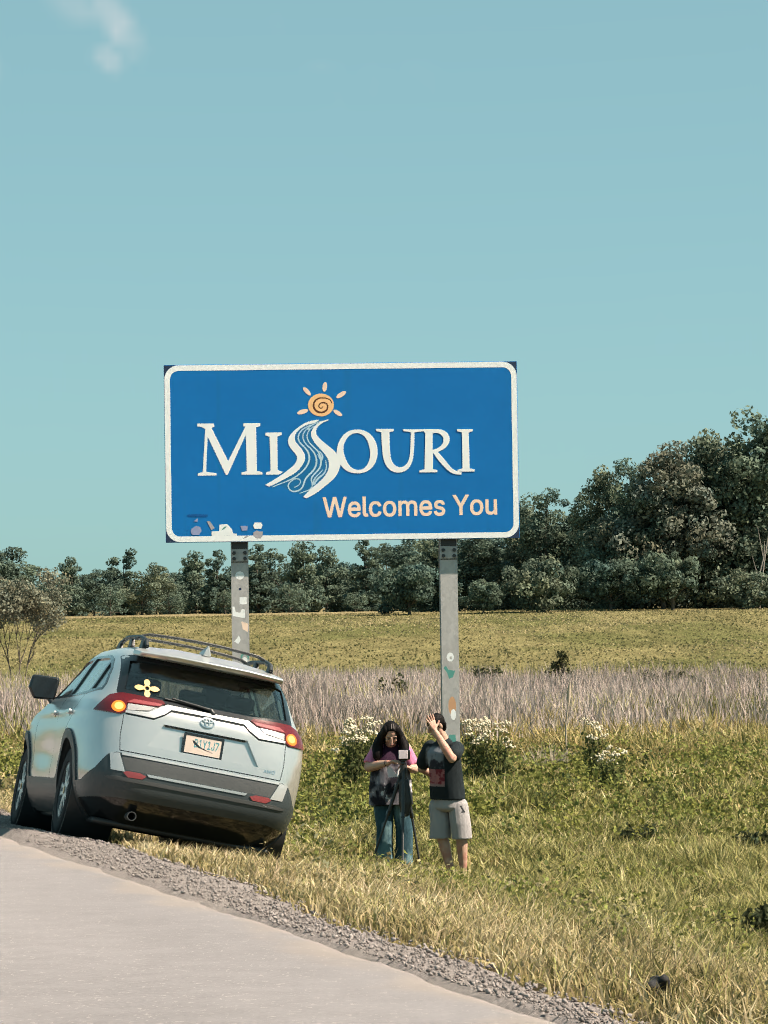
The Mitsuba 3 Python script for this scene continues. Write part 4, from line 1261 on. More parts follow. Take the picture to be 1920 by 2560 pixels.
man = thing('person', 'person in a black printed t-shirt and grey shorts shading the face with a raised hand', 'person')
YAW = -40.0        # body turned towards the left of the picture
hm = frame((-.150, -.060, 1.645), (-62, 0, 0)) @ frame((0, 0, 0), (0, 0, 26))
LS, RS = np.array([.085, -.125, 1.405]), np.array([-.230, .125, 1.410])
LE, LW = np.array([.005, -.345, 1.310]), np.array([-.172, -.300, 1.610])
RE, RW = np.array([-.310, .225, 1.175]), np.array([-.110, .315, 1.06])
hipL, hipR = np.array([.075, -.055, .90]), np.array([-.125, .055, .90])
kneeL, kneeR = np.array([.100, -.085, .48]), np.array([-.105, .020, .48])
ankL, ankR = np.array([.118, -.060, .085]), np.array([-.012, -.01, .085])
bones = [head_solid(hm), limb([(-.060, .012, 1.42), (-.085, -.010, 1.52), (-.130, -.040, 1.60)], (.066, .060, .056)),
         limb([LS, LE, LE + (LW - LE) * .35, LW], (.055, .046, .046, .029)), limb([RS, RE, RE + (RW - RE) * .35, RW], (.055, .042, .040, .028)),
         hand(LW, (-.30, .02, .95), (-.5, .85, 0), -1, (.10, .06, .12, .22), .16, (.55, .95, .0), 1.08), hand(RW, (.8, .1, -.3), (.3, -.3, -.8), 1, (.4, .5, .5, .6)),
         chain([((0 - .025, 0, .92), (.12, .085, .10)), ((-.045, 0, 1.15), (.15, .10, .10)), ((-.07, 0, 1.38), (.15, .09, .07))], YAW),
         limb([hipL + [-.02, 0, -.08], kneeL, kneeL + (ankL - kneeL) * .3, ankL], (.066, .060, .060, .036)), limb([hipR + [.02, 0, -.08], kneeR, kneeR + (ankR - kneeR) * .3, ankR], (.066, .060, .061, .036))]
body_m = soft(M3.batch_boolean(bones, manifold3d.OpType.Add), .011, 4)


def pp(name, m, bsdf, who, M, smooth=True, label=None):
    m = tm(m).copy()
    m.apply_transform(M)
    k = obj(name, m, bsdf, who, smooth)
    if label:
        tag(k, label)
    return k


pp('body', body_m, 'skin', man, MAN_M)
sh = chain([((-.038, 0, .80), (.207, .158, .06)), ((-.040, 0, .885), (.205, .155, .06)), ((-.045, 0, 1.02), (.198, .158, .08)), ((-.055, 0, 1.20), (.196, .140, .08)), ((-.072, 0, 1.35), (.200, .122, .07)), ((-.070, .01, 1.425), (.155, .085, .05)), ((-.066, .012, 1.500), (.070, .068, .02))], YAW)
slv = limb([LS + [-.02, 0, .0], LS * .38 + LE * .62], (.080, .078)) + limb([RS + [.02, 0, .0], RS * .30 + RE * .70], (.080, .080))
sh = (sh + slv).trim_by_plane((0, 0, 1), .862)
sh = sh.trim_by_plane((.0, .86, .45) if False else (0, 0, 1), .862)
shirt_m = soft(sh, .016, 5, .010, 7.0, 4)
pp('shirt', shirt_m, 'man_shirt', man, MAN_M, label='black t-shirt with a grey and dark red chest print')
so = chain([((-.030, 0, .90), (.172, .135, .05)), ((-.035, 0, .78), (.186, .145, .06))], YAW) + limb([hipL + [.0, 0, -.12], hipL * .3 + kneeL * .7, kneeL + [0.005, 0, -.04]], (.108, .112, .108)) + limb([hipR + [0, 0, -.12], hipR * .3 + kneeR * .7, kneeR + [-.02, 0, -.04]], (.115, .117, .118))
so = so.trim_by_plane((0, 0, 1), .445)
pp('shorts', soft(so, .016, 4, .009, 6.0, 9), 'man_shorts', man, MAN_M, label='loose grey knee-length shorts with a small dark mark')
hair = eps((0, .018, .040), (.084, .104, .094)).trim_by_plane(tuple(unit((0, .55, .80))), -.012)
hair = hair + M3.batch_hull([eps((0, .075, -.01), (.070, .036, .05)), eps((0, .062, -.065), (.052, .030, .03))])
hair = hair.transform(hm[:3].tolist())
pp('hair', soft(hair, .010, 3, .006, 45.0, 2, (1, 1, 1)), 'hair_black', man, MAN_M)
for s in (-1, 1):
    pp('eye', eps((s * .031, -.083, .012), (.010, .006, .006)).transform(hm[:3].tolist()), 'eye_dark', man, MAN_M)
pp('mouth', eps((0, -.094, -.054), (.020, .005, .005)).transform(hm[:3].tolist()), 'lip', man, MAN_M)
for a, yw in ((ankL, -20), (ankR, -45)):
    s = M3.batch_hull([eps((0, .045, .0), (.036, .04, .045)), eps((0, -.10, -.03), (.042, .055, .03)), eps((0, -.03, .02), (.036, .05, .04)), eps((0, .05, -.045), (.036, .04, .025))])
    s = s.rotate((0, 0, yw)).translate(tuple(a + [0, 0, -.02])).trim_by_plane((0, 0, 1), .0)
    pp('shoe', soft(s, .015, 3), 'shoe', man, MAN_M)

# --- the woman: head bowed over a camera on a tripod
WOM_XY = (.035, 30.62)
WOM_Z = float(ground_z(*WOM_XY)) + .02
WOM_M = frame((WOM_XY[0], WOM_XY[1], WOM_Z)) @ np.diag([1.045, 1.045, 1.045, 1])


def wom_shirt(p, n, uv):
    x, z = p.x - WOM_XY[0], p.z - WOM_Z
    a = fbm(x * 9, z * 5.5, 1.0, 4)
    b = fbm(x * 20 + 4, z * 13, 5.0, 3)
    c = mix(mi.Color3f(.012, .012, .020), mi.Color3f(.20, .195, .225), smoothstep(.42, .60, .65 * a + .35 * b))  # sunlit and shaded patches painted into the grey cloth
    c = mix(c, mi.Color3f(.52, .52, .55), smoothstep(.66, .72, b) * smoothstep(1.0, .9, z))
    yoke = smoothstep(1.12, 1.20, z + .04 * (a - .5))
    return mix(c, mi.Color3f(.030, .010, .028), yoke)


def denim(p, n, uv):
    x, z = p.x - WOM_XY[0], p.z - WOM_Z
    a = fbm(p.x * 11, p.z * 4.5, p.y * 6, 4)
    w = fbm(x * 30, z * 30, 0.0, 2)
    return mix(mi.Color3f(.030, .075, .098), mi.Color3f(.15, .26, .28), smoothstep(.42, .68, a)) * (.85 + .3 * w)


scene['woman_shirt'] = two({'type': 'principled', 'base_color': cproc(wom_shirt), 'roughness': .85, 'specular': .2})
scene['denim'] = two({'type': 'principled', 'base_color': cproc(denim), 'roughness': .9, 'specular': .2})
mat('pink_cloth', (.58, .20, .34), .85, spec=.2)
mat('white_cloth', (.70, .64, .68), .8, spec=.2)

wom = thing('person', 'person with long dark hair, pink sleeves and blue jeans bent over a tripod camera', 'person')
hm = frame((.005, -.095, 1.405), (4, 0, 0)) @ frame((0, 0, 0), (0, 0, 36))
RS2, LS2 = np.array([-.155, .01, 1.255]), np.array([.160, .01, 1.255])
RE2, RW2 = np.array([-.232, -.055, 1.070]), np.array([-.030, -.270, 1.125])
LE2, LW2 = np.array([.240, -.03, 1.045]), np.array([.205, -.255, 1.062])
hL, hR = np.array([.095, .0, .80]), np.array([-.095, .0, .80])
kL, kR = np.array([.128, -.02, .42]), np.array([-.075, -.04, .42])
aL, aR = np.array([.118, .0, .07]), np.array([-.085, -.02, .07])
bones = [head_solid(hm), limb([(0, .02, 1.26), (.004, -.060, 1.37)], (.062, .054)),
         limb([RS2, RE2, RE2 + (RW2 - RE2) * .35, RW2], (.060, .050, .050, .029)), limb([LS2, LE2, LE2 + (LW2 - LE2) * .35, LW2], (.060, .050, .048, .029)),
         hand(RW2, (.85, -.35, .25), (.2, -.1, -1), 1, (.45, .5, .5, .55), .08, (.5, .75, .4), .95), hand(LW2, (-.75, -.45, .35), (-.4, 0, -1), -1, (.5, .5, .55, .6), .08, (.5, .75, .4), .95),
         chain([((0, .02, .80), (.17, .13, .10)), ((0, .01, 1.0), (.18, .13, .10)), ((0, .02, 1.20), (.17, .11, .08))]),
         limb([hL, kL, aL], (.09, .06, .04)), limb([hR, kR, aR], (.09, .06, .04))]
pp('body', soft(M3.batch_boolean(bones, manifold3d.OpType.Add), .011, 4), 'skin', wom, WOM_M)
sh = chain([((-.008, .0, .62), (.232, .175, .05)), ((-.008, .0, .70), (.230, .175, .05)), ((-.008, -.01, .86), (.222, .182, .08)), ((-.004, -.005, 1.02), (.205, .168, .08)), ((0, .0, 1.14), (.190, .145, .07)), ((0, .015, 1.235), (.155, .10, .05)), ((0, .02, 1.300), (.080, .072, .02))])
sh = sh.trim_by_plane((0, 0, 1), .675)
pp('shirt', soft(sh, .017, 5, .014, 6.0, 14), 'woman_shirt', wom, WOM_M, label='long dark grey t-shirt with sun patches painted into its mottling')
for S_, E2 in ((RS2, RE2), (LS2, LE2)):
    d = unit(E2 - S_)
    s = limb([S_ + [-.03 * np.sign(S_[0]), 0, .0], S_ * .25 + E2 * .75], (.078, .074))
    q = S_ * .18 + E2 * .82
    s = s.trim_by_plane(tuple(-d), float(-d @ q))
    pp('sleeve', soft(s, .015, 4, .008, 8.0, 3), 'pink_cloth', wom, WOM_M, label='pink short sleeve')
je = chain([((0, .02, .84), (.185, .14, .05)), ((0, .02, .74), (.195, .15, .06))]) + limb([hL, kL, aL * .7 + kL * .3, aL + [0, 0, .0]], (.108, .088, .090, .098)) + limb([hR, kR, aR * .7 + kR * .3, aR], (.108, .088, .092, .100))
je = je.trim_by_plane((0, 0, 1), .035)
pp('jeans', soft(je, .016, 4, .009, 7.0, 5), 'denim', wom, WOM_M, label='wide blue-green jeans')
H = lambda c, r: eps(c, r).transform(hm[:3].tolist())
cap_ = eps((0, .020, .044), (.090, .110, .096)).trim_by_plane(tuple(unit((0, .90, .44))), -.008).transform(hm[:3].tolist())
locks = []
for s in (-1, 1):
    o = np.array([s, 1, 1])
    locks.append(M3.batch_hull([H((s * .060, .0, .07), (.036, .060, .050)), H((s * .095, .02, -.03), (.038, .060, .050))]))
    locks.append(M3.batch_hull([H((s * .095, .02, -.03), (.038, .060, .050)), eps((s * .138, -.060, 1.285), (.056, .070, .06))]))
    locks.append(M3.batch_hull([eps((s * .138, -.060, 1.285), (.056, .070, .06)), eps((s * .140, -.125, 1.20), (.050, .035, .06))]))
locks.append(M3.batch_hull([H((0, .10, .04), (.075, .04, .05)), eps((0, .07, 1.25), (.13, .05, .07))]))
hair = M3.batch_boolean([cap_] + locks, manifold3d.OpType.Add)
pp('hair', soft(hair, .011, 4, .010, 30.0, 8, (1, 1, .12)), 'hair_black', wom, WOM_M, label='long straight black hair')
for s in (-1, 1):
    pp('eye', H((s * .031, -.082, .012), (.011, .006, .006)), 'eye_dark', wom, WOM_M)
    pp('parting_highlight', M3.batch_hull([H((.010 + .012 * s, -.045, .122), (.005, .012, .008)), H((.010 + .012 * s, .0, .139), (.004, .010, .005))]), 'hair_highlight', wom, WOM_M)  # pale strips painting the lit highlight along the parting
    pp('eyebrow', H((s * .032, -.083, .036), (.018, .005, .004)), 'hair_black', wom, WOM_M)
    pp('shoe', soft(M3.batch_hull([eps(((aL if s > 0 else aR) + [0, .03, -.03]), (.036, .05, .04)), eps(((aL if s > 0 else aR) + [0, -.13, -.045]), (.042, .06, .025))]), .016, 3), 'shoe', wom, WOM_M)
pp('mouth', H((0, -.094, -.054), (.021, .005, .006)), 'lip', wom, WOM_M)
pp('bracelet', trimesh.creation.torus(.031, .006, 20, 8, transform=np.vstack([np.column_stack([np.linalg.svd(unit(RW2 - RE2)[None])[2][[1, 2, 0]].T, RW2 - .02 * unit(RW2 - RE2)]), [0, 0, 0, 1]])), 'eye_dark', wom, WOM_M)

# --- the tripod in front of her, and the camera on it
APEX = np.array([.128, -.345, 1.075])
tri = thing('tripod', 'black camera tripod with spread legs standing in the grass before the long-haired person', 'tripod')
for fx, fy in ((-.235, -.36), (.300, -.30), (.100, -.80)):
    wx, wy = WOM_XY[0] + fx, WOM_XY[1] + fy
    foot = np.array([fx, fy, float(ground_z(wx, wy)) - WOM_Z + .01])
    a, b = APEX * .55 + foot * .45, APEX * .52 + foot * .48
    lg = pp('leg', cat(cyl(APEX + unit(foot - APEX) * [.03, .03, .02], a, .019, .018, 12), cyl(a, foot, .0125, .0115, 10)), 'black_plastic', tri, WOM_M, 30)
    pp('leg_clamp', cyl(a - unit(foot - APEX) * .03, a + unit(foot - APEX) * .02, .023, .023, 12), 'gloss_black', lg, WOM_M, 30)
    pp('foot', bar(foot, foot + [0, 0, .02], .018), 'rubber', lg, WOM_M, 30)
pp('hub', cyl(APEX - [0, 0, .05], APEX + [0, 0, .03], .040, .036, 16), 'black_plastic', tri, WOM_M, 30)
pp('centre_column', cyl(APEX - [0, 0, .34], APEX + [0, 0, .05], .013, .013, 12), 'grey_plastic', tri, WOM_M, 30)
pp('ball_head', M3.sphere(.028, 14).translate(tuple(APEX + [0, 0, .045])), 'gloss_black', tri, WOM_M, 40)
pp('pan_handle', limb([APEX + [-.01, 0, .02], APEX + [-.055, -.03, -.03], APEX + [-.062, -.05, -.085]], (.008, .008, .014)), 'lamp_clear', tri, WOM_M, 40)
pp('carry_bag', soft(M3.batch_hull([rbox(.10, .06, .06, .02, at=(.13, -.34, .93)), rbox(.13, .09, .08, .03, at=(.140, -.35, .72)), rbox(.08, .07, .05, .02, at=(.14, -.35, .60))]), .02, 3, .014, 9), 'woman_dark' if False else 'black_plastic', tri, WOM_M, label='black folded bag hung between the tripod legs')
camn = thing('small_camera', 'small black camera with a bright square screen on the tripod', 'camera')
c0_ = APEX + [.006, 0, .135]
pp('camera_body', rbox(.118, .06, .105, .012, at=tuple(c0_ + [.006, 0, 0])), 'gloss_black', camn, WOM_M, 30)
pp('screen', rbox(.096, .012, .088, .003, at=tuple(c0_ + [-.006, -.035, .004])), 'white_cloth', camn, WOM_M, 30)
pp('lens', cyl(c0_ + [0, .03, 0], c0_ + [0, .075, 0], .03, .028, 20), 'gloss_black', camn, WOM_M, 30)
pp('mount_plate', rbox(.06, .05, .016, .003, at=tuple(c0_ - [0, 0, .060])), 'black_plastic', camn, WOM_M, 30)
clo = thing('cloth', 'small white cloth hanging below the hand of the long-haired person', 'cloth')
q = np.array([(-.045, -.245, 1.085), (-.005, -.262, 1.085), (.070, -.285, .985), (.030, -.270, .975), (-.030, -.262, .975)])
m = lift_ = trimesh.Trimesh(np.vstack([q, q + [.004, .012, 0]]), [[0, 4, 1], [1, 4, 3], [1, 3, 2], [5, 6, 9], [6, 8, 9], [6, 7, 8], [0, 1, 6], [0, 6, 5], [1, 2, 7], [1, 7, 6], [2, 3, 8], [2, 8, 7], [3, 4, 9], [3, 9, 8], [4, 0, 5], [4, 5, 9]], process=False)
m.apply_transform(WOM_M)
scene[clo] = mikit.ply(m, 'white_cloth')
# ---------------------------------------------------------------- grasses and weeds
def in_view(rng, n, y0, y1, margin=.8, power=1.0):
    """Random ground points in the strip the camera sees between distances y0 and y1, and a little past its sides."""
    y = (y0 ** 2 + (y1 ** 2 - y0 ** 2) * rng.random(n) ** power) ** .5
    x = rng.uniform(-1, 1, n) * (.1371 * y * 1.06 + margin)
    return x, y


def blades(rng, x, y, h, w, lean, col, base_drop=.02, nseg=2):
    n = len(x)
    z = ground_z(x, y) - base_drop
    az = rng.uniform(0, 2 * np.pi, n)
    fa = rng.uniform(0, 2 * np.pi, n)                      # which way the blade's flat side faces
    d = np.stack([np.cos(az), np.sin(az), az * 0], 1)
    sdir = np.stack([np.cos(fa), np.sin(fa), fa * 0], 1)
    p0 = np.stack([x, y, z], 1)
    bend = (h * lean)[:, None]
    p1 = p0 + d * bend * .30 + np.array([0, 0, 1.0]) * (h * .55)[:, None]
    p2 = p0 + d * bend + np.array([0, 0, 1.0]) * (h * np.sqrt(np.clip(1 - lean ** 2 * .5, .2, 1)))[:, None]
    ww = (w / 2)[:, None]
    v = np.stack([p0 - sdir * ww, p0 + sdir * ww, p1 + sdir * ww * .8, p1 - sdir * ww * .8, p2], 1).reshape(-1, 3)
    i = np.arange(n)[:, None] * 5
    f = np.vstack([i + [0, 1, 2], i + [0, 2, 3], i + [3, 2, 4]])
    return v, f, np.repeat(col, 5, 0)


def pick(rng, t, palette, jit=.18):
    """Colours along a palette (list of rgb), t in 0..1, with some jitter."""
    pal = np.asarray(palette)
    k = np.clip(t, 0, .999) * (len(pal) - 1)
    i = k.astype(int)
    fr = (k - i)[:, None]
    c = pal[i] * (1 - fr) + pal[i + 1] * fr
    return np.clip(c * rng.uniform(1 - jit, 1 + jit, (len(c), 1)) * rng.uniform(.95, 1.05, c.shape), .004, .9)


def sdist(x, y):
    s, t = x * N_[0] + y * N_[1], x * E_[0] + y * E_[1]
    return s - np.interp(t, gt, gout), t


def nz(x, y, f, seed, o=3):
    return meshkit.fbm(np.stack([x * f, y * f, x * 0], -1), o, seed)


def car_xy(x, y):
    q = np.stack([x - CAR_O[0], y - CAR_O[1]], -1)
    ax, ay = CAR_M[:2, 0], CAR_M[:2, 1]
    return q @ ax / (ax @ ax), q @ ay / (ay @ ay)


GREEN = [(.055, .066, .025), (.19, .195, .070), (.38, .36, .14), (.66, .60, .33)]
STRAW = [(.16, .145, .060), (.32, .27, .135), (.50, .42, .25), (.70, .61, .41)]
rng = np.random.default_rng(41)
# 1. the dry verge and the mixed bank
x, y = in_view(rng, 290000, 8.6, 37.0, .9)
sd, t = sdist(x, y)
keep = (sd > -.02 + .10 * rng.normal(size=len(x)) * .5) & (sd < 30)
left = (x * N_[0] + y * N_[1]) < -4.6
keep = (keep | left)
cx, cy = car_xy(x, y)
under = (np.abs(cx) < .95) & (cy > -.75) & (cy < 3.5)
keep &= ~(under & (rng.random(len(x)) < .75))
dens = np.clip(1.15 - .0 * y, 0, 1)
x, y, sd, under = x[keep], y[keep], sd[keep], under[keep]
dry = np.clip(1.15 - sd / 3.4 + (nz(x, y, .9, 5) - .5) * 1.9, 0, 1)
# the nearest part of the bank is drier
dry = np.maximum(dry, np.clip((17.5 - y) / 6, 0, 1) * np.clip(.50 + (nz(x, y, 1.4, 15) - .5) * 2.4, 0, 1) * 1.0)
dry = np.clip(dry + rng.normal(0, .16, len(x)), 0, 1)
tuft = nz(x, y, 2.6, 7)
h = (.085 + .10 * np.clip(sd / 1.6, 0, 1) + .08 * np.clip(sd / 5 - .3, 0, 1)) * rng.uniform(.55, 1.45, len(x)) * (.55 + .9 * tuft)
h[under] *= .4
h[(np.abs(x - .4) < 1.0) & (y > 26.5) & (y < 31.5)] *= .55
w = np.maximum(.0085, .00062 * y) * rng.uniform(.7, 1.4, len(x))
isdry = rng.random(len(x)) < dry
tt_ = np.clip(rng.random(len(x)) * .8 + (nz(x, y, 1.7, 9) - .5) * .9 + .1, 0, 1)
col = np.where(isdry[:, None], pick(rng, tt_, STRAW), pick(rng, tt_, GREEN))
for nm, m, lab in (('dry_grass', isdry, 'dry straw-coloured grass along the road verge'), ('green_grass', ~isdry, 'green grass on the roadside bank')):
    v, f, c = blades(rng, x[m], y[m], h[m], w[m], rng.uniform(.25, 1.0, m.sum()), col[m])
    tag(obj(nm, (v, f), 'blade_mat', color=c), lab, 'grass', kind='stuff')
# 2. the green ditch meadow
x, y = in_view(rng, 200000, 30.0, 70.0, 1.5, 1.2)
sd, t = sdist(x, y)
k = (sd > 3.2)
x, y, sd = x[k], y[k], sd[k]
clump = nz(x, y, .55, 31)
yel = np.clip((y - 42) / 12, 0, 1) * .85 + (nz(x, y, .30, 33) - .5) * 1.1
h = (.26 + .20 * np.clip((y - 34) / 25, 0, 1)) * (.25 + 1.5 * clump ** 1.3) * rng.uniform(.6, 1.4, len(x))
h[(np.abs(x - .4) < 1.0) & (y < 31.0)] *= .45
w = np.maximum(.020, .00075 * y) * rng.uniform(.7, 1.5, len(x))
isy = rng.random(len(x)) < yel
tt_ = np.clip(rng.random(len(x)) * .75 + (nz(x, y, .9, 35) - .5) * 1.0 + .16, 0, 1)
col = np.where(isy[:, None], pick(rng, tt_, [(.17, .15, .055), (.33, .27, .11), (.45, .38, .18), (.55, .48, .27)]), pick(rng, tt_, GREEN))
v, f, c = blades(rng, x, y, h, w, rng.uniform(.15, .9, len(x)), col, .04)
tag(obj('meadow_grass', (v, f), 'blade_mat', color=c), 'tall green and yellow grass of the ditch meadow', 'grass', kind='stuff')
# 3. leafy weeds, and dry broken leaves, through the bank and the near meadow
for nm, n, col, lab, cat_, seed in (('leafy_weeds', 5200, (.185, .205, .060), 'low leafy weeds among the meadow grass', 'weeds', 44), ('dry_leaves', 2400, (.34, .30, .16), 'pale dry leaf litter and seed heads in the grass', 'grass', 46),
                                    ('dark_weeds', 900, (.075, .095, .040), 'dark low weeds in patches on the bank', 'weeds', 48)):
    x, y = in_view(rng, n, 9.0, 58.0, 1.0, .85)
    sd, t = sdist(x, y)
    k = ((sd > (.25 if nm == 'dry_leaves' else 1.5)) & ((sd < 4.5) | (nm != 'dry_leaves'))) & (nz(x, y, .45 if nm != 'dark_weeds' else .30, seed) > (.40 if nm != 'dark_weeds' else .60))
    cx, cy = car_xy(x, y)
    k &= ~((np.abs(cx) < 1.15) & (cy > -2.6) & (cy < 3.7))
    k &= ~((np.abs(x - .40) < 1.1) & (y > 26) & (y < 31.2))
    x, y, sd = x[k], y[k], sd[k]
    hh = rng.uniform(.05, .20, len(x)) * np.clip(.6 + .25 * sd, .6, 1.3) * (1 + .5 * (y > 34))
    cs = np.stack([x, y, ground_z(x, y) + hh], 1)
    v, f, c = leaf_cloud(rng, cs, rng.uniform(.08, .19, len(x)) * (.7 + y / 50), 24, .016, col, .9)
    sc = np.repeat(np.clip(y / 17, .8, 2.2), 24 * 4)[:, None]
    ctr = v.reshape(-1, 4, 3).mean(1).repeat(4, 0)
    v = ctr + (v - ctr) * sc
    tag(obj(nm, (v, f), 'leaf_mat', color=c), lab, cat_, kind='stuff')
# 4. the band of dead reeds
x, y = in_view(rng, 80000, 57.0, 112.0, 2.5, 1.0)
wav = (nz(x, y, .05, 51) - .5) * 16
yw = y + wav * .8 + rng.normal(0, 1.5, len(x))
k = (rng.random(len(x)) < np.clip((yw - 57) / 8, 0, 1) * np.clip((112 - yw) / 9, 0, 1) * np.where(x < -.055 * y, .45, 1)) & (nz(x, y * .4, .35, 52) > .34)
x, y = x[k], y[k]
h = rng.uniform(.5, 1.15, len(x)) * (.6 + .6 * nz(x, y, .12, 53))
tt_ = np.clip(rng.random(len(x)) * .7 + (nz(x, y * .35, .22, 55) - .5) * 1.3 + .15, 0, 1)
col = pick(rng, tt_, [(.31, .265, .235), (.375, .325, .29), (.44, .385, .345), (.51, .45, .405)])
gr = rng.random(len(x)) < np.clip((nz(x, y, .10, 58) - .50) * 2.2, 0, .6)
col[gr] = pick(rng, tt_[gr], GREEN) * .9
v, f, c = blades(rng, x, y, h, rng.uniform(.022, .05, len(x)), rng.uniform(.05, .45, len(x)), col, .05)
tag(obj('reeds', (v, f), 'blade_mat', color=c), 'band of dead brownish grey reeds across the field', 'reeds', kind='stuff')
# 5. the far field
x, y = in_view(rng, 46000, 100.0, 243.0, 4.0, 1.25)
h = rng.uniform(.05, .16, len(x))
tt_ = np.clip(rng.random(len(x)) * .6 + (nz(x * .6, y * .25, .22, 65) - .5) * 1.9 + .2, 0, 1)
col = pick(rng, tt_, [(.17, .168, .080), (.225, .21, .10), (.285, .255, .13), (.35, .31, .175)])
v, f, c = blades(rng, x, y, h, rng.uniform(.07, .16, len(x)), rng.uniform(.3, 1.0, len(x)), col, .03)
tag(obj('field_grass', (v, f), 'blade_mat', color=c), 'olive and golden grass of the far rising field', 'grass', kind='stuff')


# ---------------------------------------------------------------- single plants
mat('stem_green', (.09, .10, .04), .8)
mat('flower_white', (.62, .57, .42), .8, spec=.2)
mat('dry_stem', (.42, .36, .27), .85)


def flowering(u, y, h, wd, label, seed, nfl=16):
    rng = np.random.default_rng(seed)
    x = px_x(u, y)
    z = float(ground_z(x, y))
    key = thing('flowering_weed', label, 'plant', 'white flowering weeds')
    st_, fl, cs = [], [], []
    for i in range(nfl):
        a, r = rng.uniform(0, 6.28), wd * rng.uniform(.1, 1) ** .6 * .5
        top = np.array([x + r * math.cos(a), y + r * math.sin(a), z + h * rng.uniform(.66, 1.0) * (1 - .25 * r / wd)])
        st_.append(tube_mesh([(x + r * .15 * math.cos(a), y + r * .15 * math.sin(a), z - .05), (x + r * .6 * math.cos(a), y + r * .6 * math.sin(a), z + h * .45), top], [.008, .006, .004], 4))
        cs.append(top)
    obj('stem', trimesh.util.concatenate(st_), 'stem_green', key, smooth=True)
    cs = np.array(cs)
    lv = np.vstack([np.column_stack([x + (cs[:, 0] - x) * k + rng.normal(0, .05, len(cs)), y + (cs[:, 1] - y) * k, z + (cs[:, 2] - z) * k]) for k in (.35, .55, .75)])
    v, f, c = leaf_cloud(rng, lv, np.full(len(lv), .11), 16, .034, (.12, .14, .055), 1.0)
    obj('foliage', (v, f), 'leaf_mat', key, color=c)
    fl = []
    for q in cs:
        for e in rng.normal(size=(rng.integers(9, 15), 3)) * [.042, .042, .014]:
            fl.append(trimesh.creation.icosphere(subdivisions=1, radius=rng.uniform(.012, .022)).apply_translation(q + e + [0, 0, .012 - 4.0 * (e[0] ** 2 + e[1] ** 2)]))
    tag(obj('flowers', cat(*fl), 'flower_white', key, smooth=True), kind='stuff')


flowering(868, 44.0, 1.34, .50, 'white flowering weed behind the long-haired person, leftmost', 1, 13)
flowering(905, 45.5, 1.46, .60, 'white flowering weed just left of the long-haired person', 2, 17)
flowering(1182, 45.0, 1.46, .60, 'white flowering weed right beside the right sign post', 3, 17)
flowering(1232, 44.5, 1.36, .58, 'white flowering weed second right of the right sign post', 4, 14)
flowering(1478, 46.0, 1.42, .36, 'lone taller white flowering weed in the meadow right of the people', 5, 9)
flowering(1512, 44.0, .95, .46, 'low sparse white flowering weed right of the lone tall one', 6, 8)
# a pale dead stalk
key = thing('dry_stalk', 'pale dead stalk standing upright in the meadow', 'plant')
y0 = 52.0
x0 = px_x(1408, y0)
z0 = float(ground_z(x0, y0))
obj('stem', tube_mesh([(x0, y0, z0 - .1), (x0 - .02, y0, z0 + .8), (x0 + .05, y0, z0 + 1.45)], [.020, .018, .012], 6), 'dry_stem', key, smooth=True)
obj('seed_head', tube_mesh([(x0 + .035, y0, z0 + 1.22), (x0 + .05, y0, z0 + 1.48), (x0 + .075, y0, z0 + 1.68)], [.016, .040, .010], 7), 'dry_stem', key, smooth=True)
for u, y0, h in ((1348, 49, .75), (1376, 50, .62)):
    rng = np.random.default_rng(int(u))
    x0 = px_x(u, y0)
    xx, yy = x0 + rng.normal(0, .10, 90), y0 + rng.normal(0, .10, 90)
    v, f, c = blades(rng, xx, yy, rng.uniform(.5, 1.1, 90) * h, np.full(90, .020), rng.uniform(.2, .9, 90), pick(rng, rng.random(90), [(.33, .29, .22), (.50, .44, .35)]))
    k = obj('dry_tuft', (v, f), 'blade_mat', color=c)
    tag(k, 'pale dry grass tuft left of the dead stalk' + (', nearer the sign' if u < 1360 else ', nearer the stalk'), 'plant')
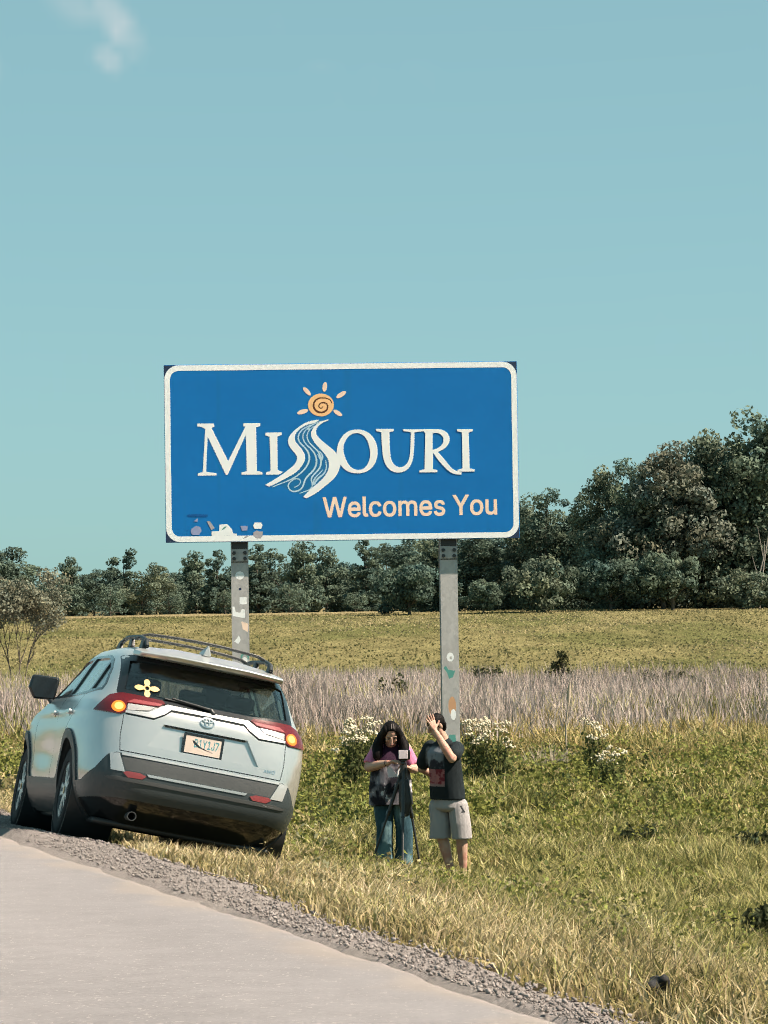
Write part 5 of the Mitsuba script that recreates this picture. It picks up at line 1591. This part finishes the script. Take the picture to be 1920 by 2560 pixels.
# dark shrubs dotted over the reeds
for i, (u, y0, h, wd) in enumerate(((985, 82, 1.1, .8), (1400, 100, 1.3, .5), (1640, 92, .7, 1.6), (1205, 96, .9, .9))):
    rng = np.random.default_rng(300 + i)
    x0 = px_x(u, y0)
    z0 = float(ground_z(x0, y0))
    key = thing('field_shrub', ['small green bush in the reeds behind the long-haired person', 'dark thin shrub standing in the reeds under the grove', 'low wide dark shrub in the reeds at right', 'small green bush in the reeds right of the right sign post'][i], 'bush')
    cs = np.array([x0, y0, z0]) + np.column_stack([rng.normal(0, wd * .28, 26), rng.normal(0, wd * .2, 26), rng.uniform(.15, 1, 26) * h])
    v, f, c = leaf_cloud(rng, cs, np.full(26, .16), 26, .055, (.060, .068, .035), 1.0)
    obj('foliage', (v, f), 'leaf_mat', key, color=c)
    obj('stem', cat(*[tube_mesh([(x0, y0, z0 - .1), q * .5 + np.array([x0, y0, z0 + .1]) * .5, q], [.02, .014, .005], 4) for q in cs[:8]]), 'bark_mat', key, smooth=True)
# dark weed clumps on the bank
for i, (u, y0, wd, lab) in enumerate(((1592, 34.0, .50, 'dark low weed clump in the meadow right of the people'), (1885, 33.0, .40, 'dark low weed clump near the right edge of the meadow'), (1905, 22.0, .55, 'dark weed clump at the right edge of the bank, lowest in the photo'))):
    rng = np.random.default_rng(500 + i)
    x0 = px_x(u, y0)
    z0 = float(ground_z(x0, y0))
    key = thing('weed_clump', lab, 'weeds')
    cs = np.array([x0, y0, z0]) + np.column_stack([rng.normal(0, wd * .3, 22), rng.normal(0, wd * .3, 22), rng.uniform(.12, .36, 22)])
    v, f, c = leaf_cloud(rng, cs, np.full(22, .10), 22, .034, (.050, .062, .034), .9)
    obj('foliage', (v, f), 'leaf_mat', key, color=c)
    obj('stem', cat(*[tube_mesh([(x0, y0, z0 - .05), q], [.008, .004], 4) for q in cs[:7]]), 'stem_green', key, smooth=True)
# a small dark lump at the gravel's edge, bottom right
rng = np.random.default_rng(9)
q0 = np.array([px_x(1612, 11.0), 11.0])
q0[1] = 10.75
z0 = float(ground_z(q0[0], q0[1]))
m = M3.batch_boolean([M3.batch_hull([M3.sphere(.025, 8).translate(tuple(np.array([q0[0], q0[1], z0]) + rng.normal(0, 1, 3) * [.05, .05, .022] + [0, 0, .04])) for _ in range(3)]) for _ in range(6)], manifold3d.OpType.Add)
tag(obj('piece', soft(m, .015, 2, .010, 20.0, 3, (1, 1, 1)), 'rubber', smooth=40), 'small dark lump lying where the gravel meets the grass', 'piece')
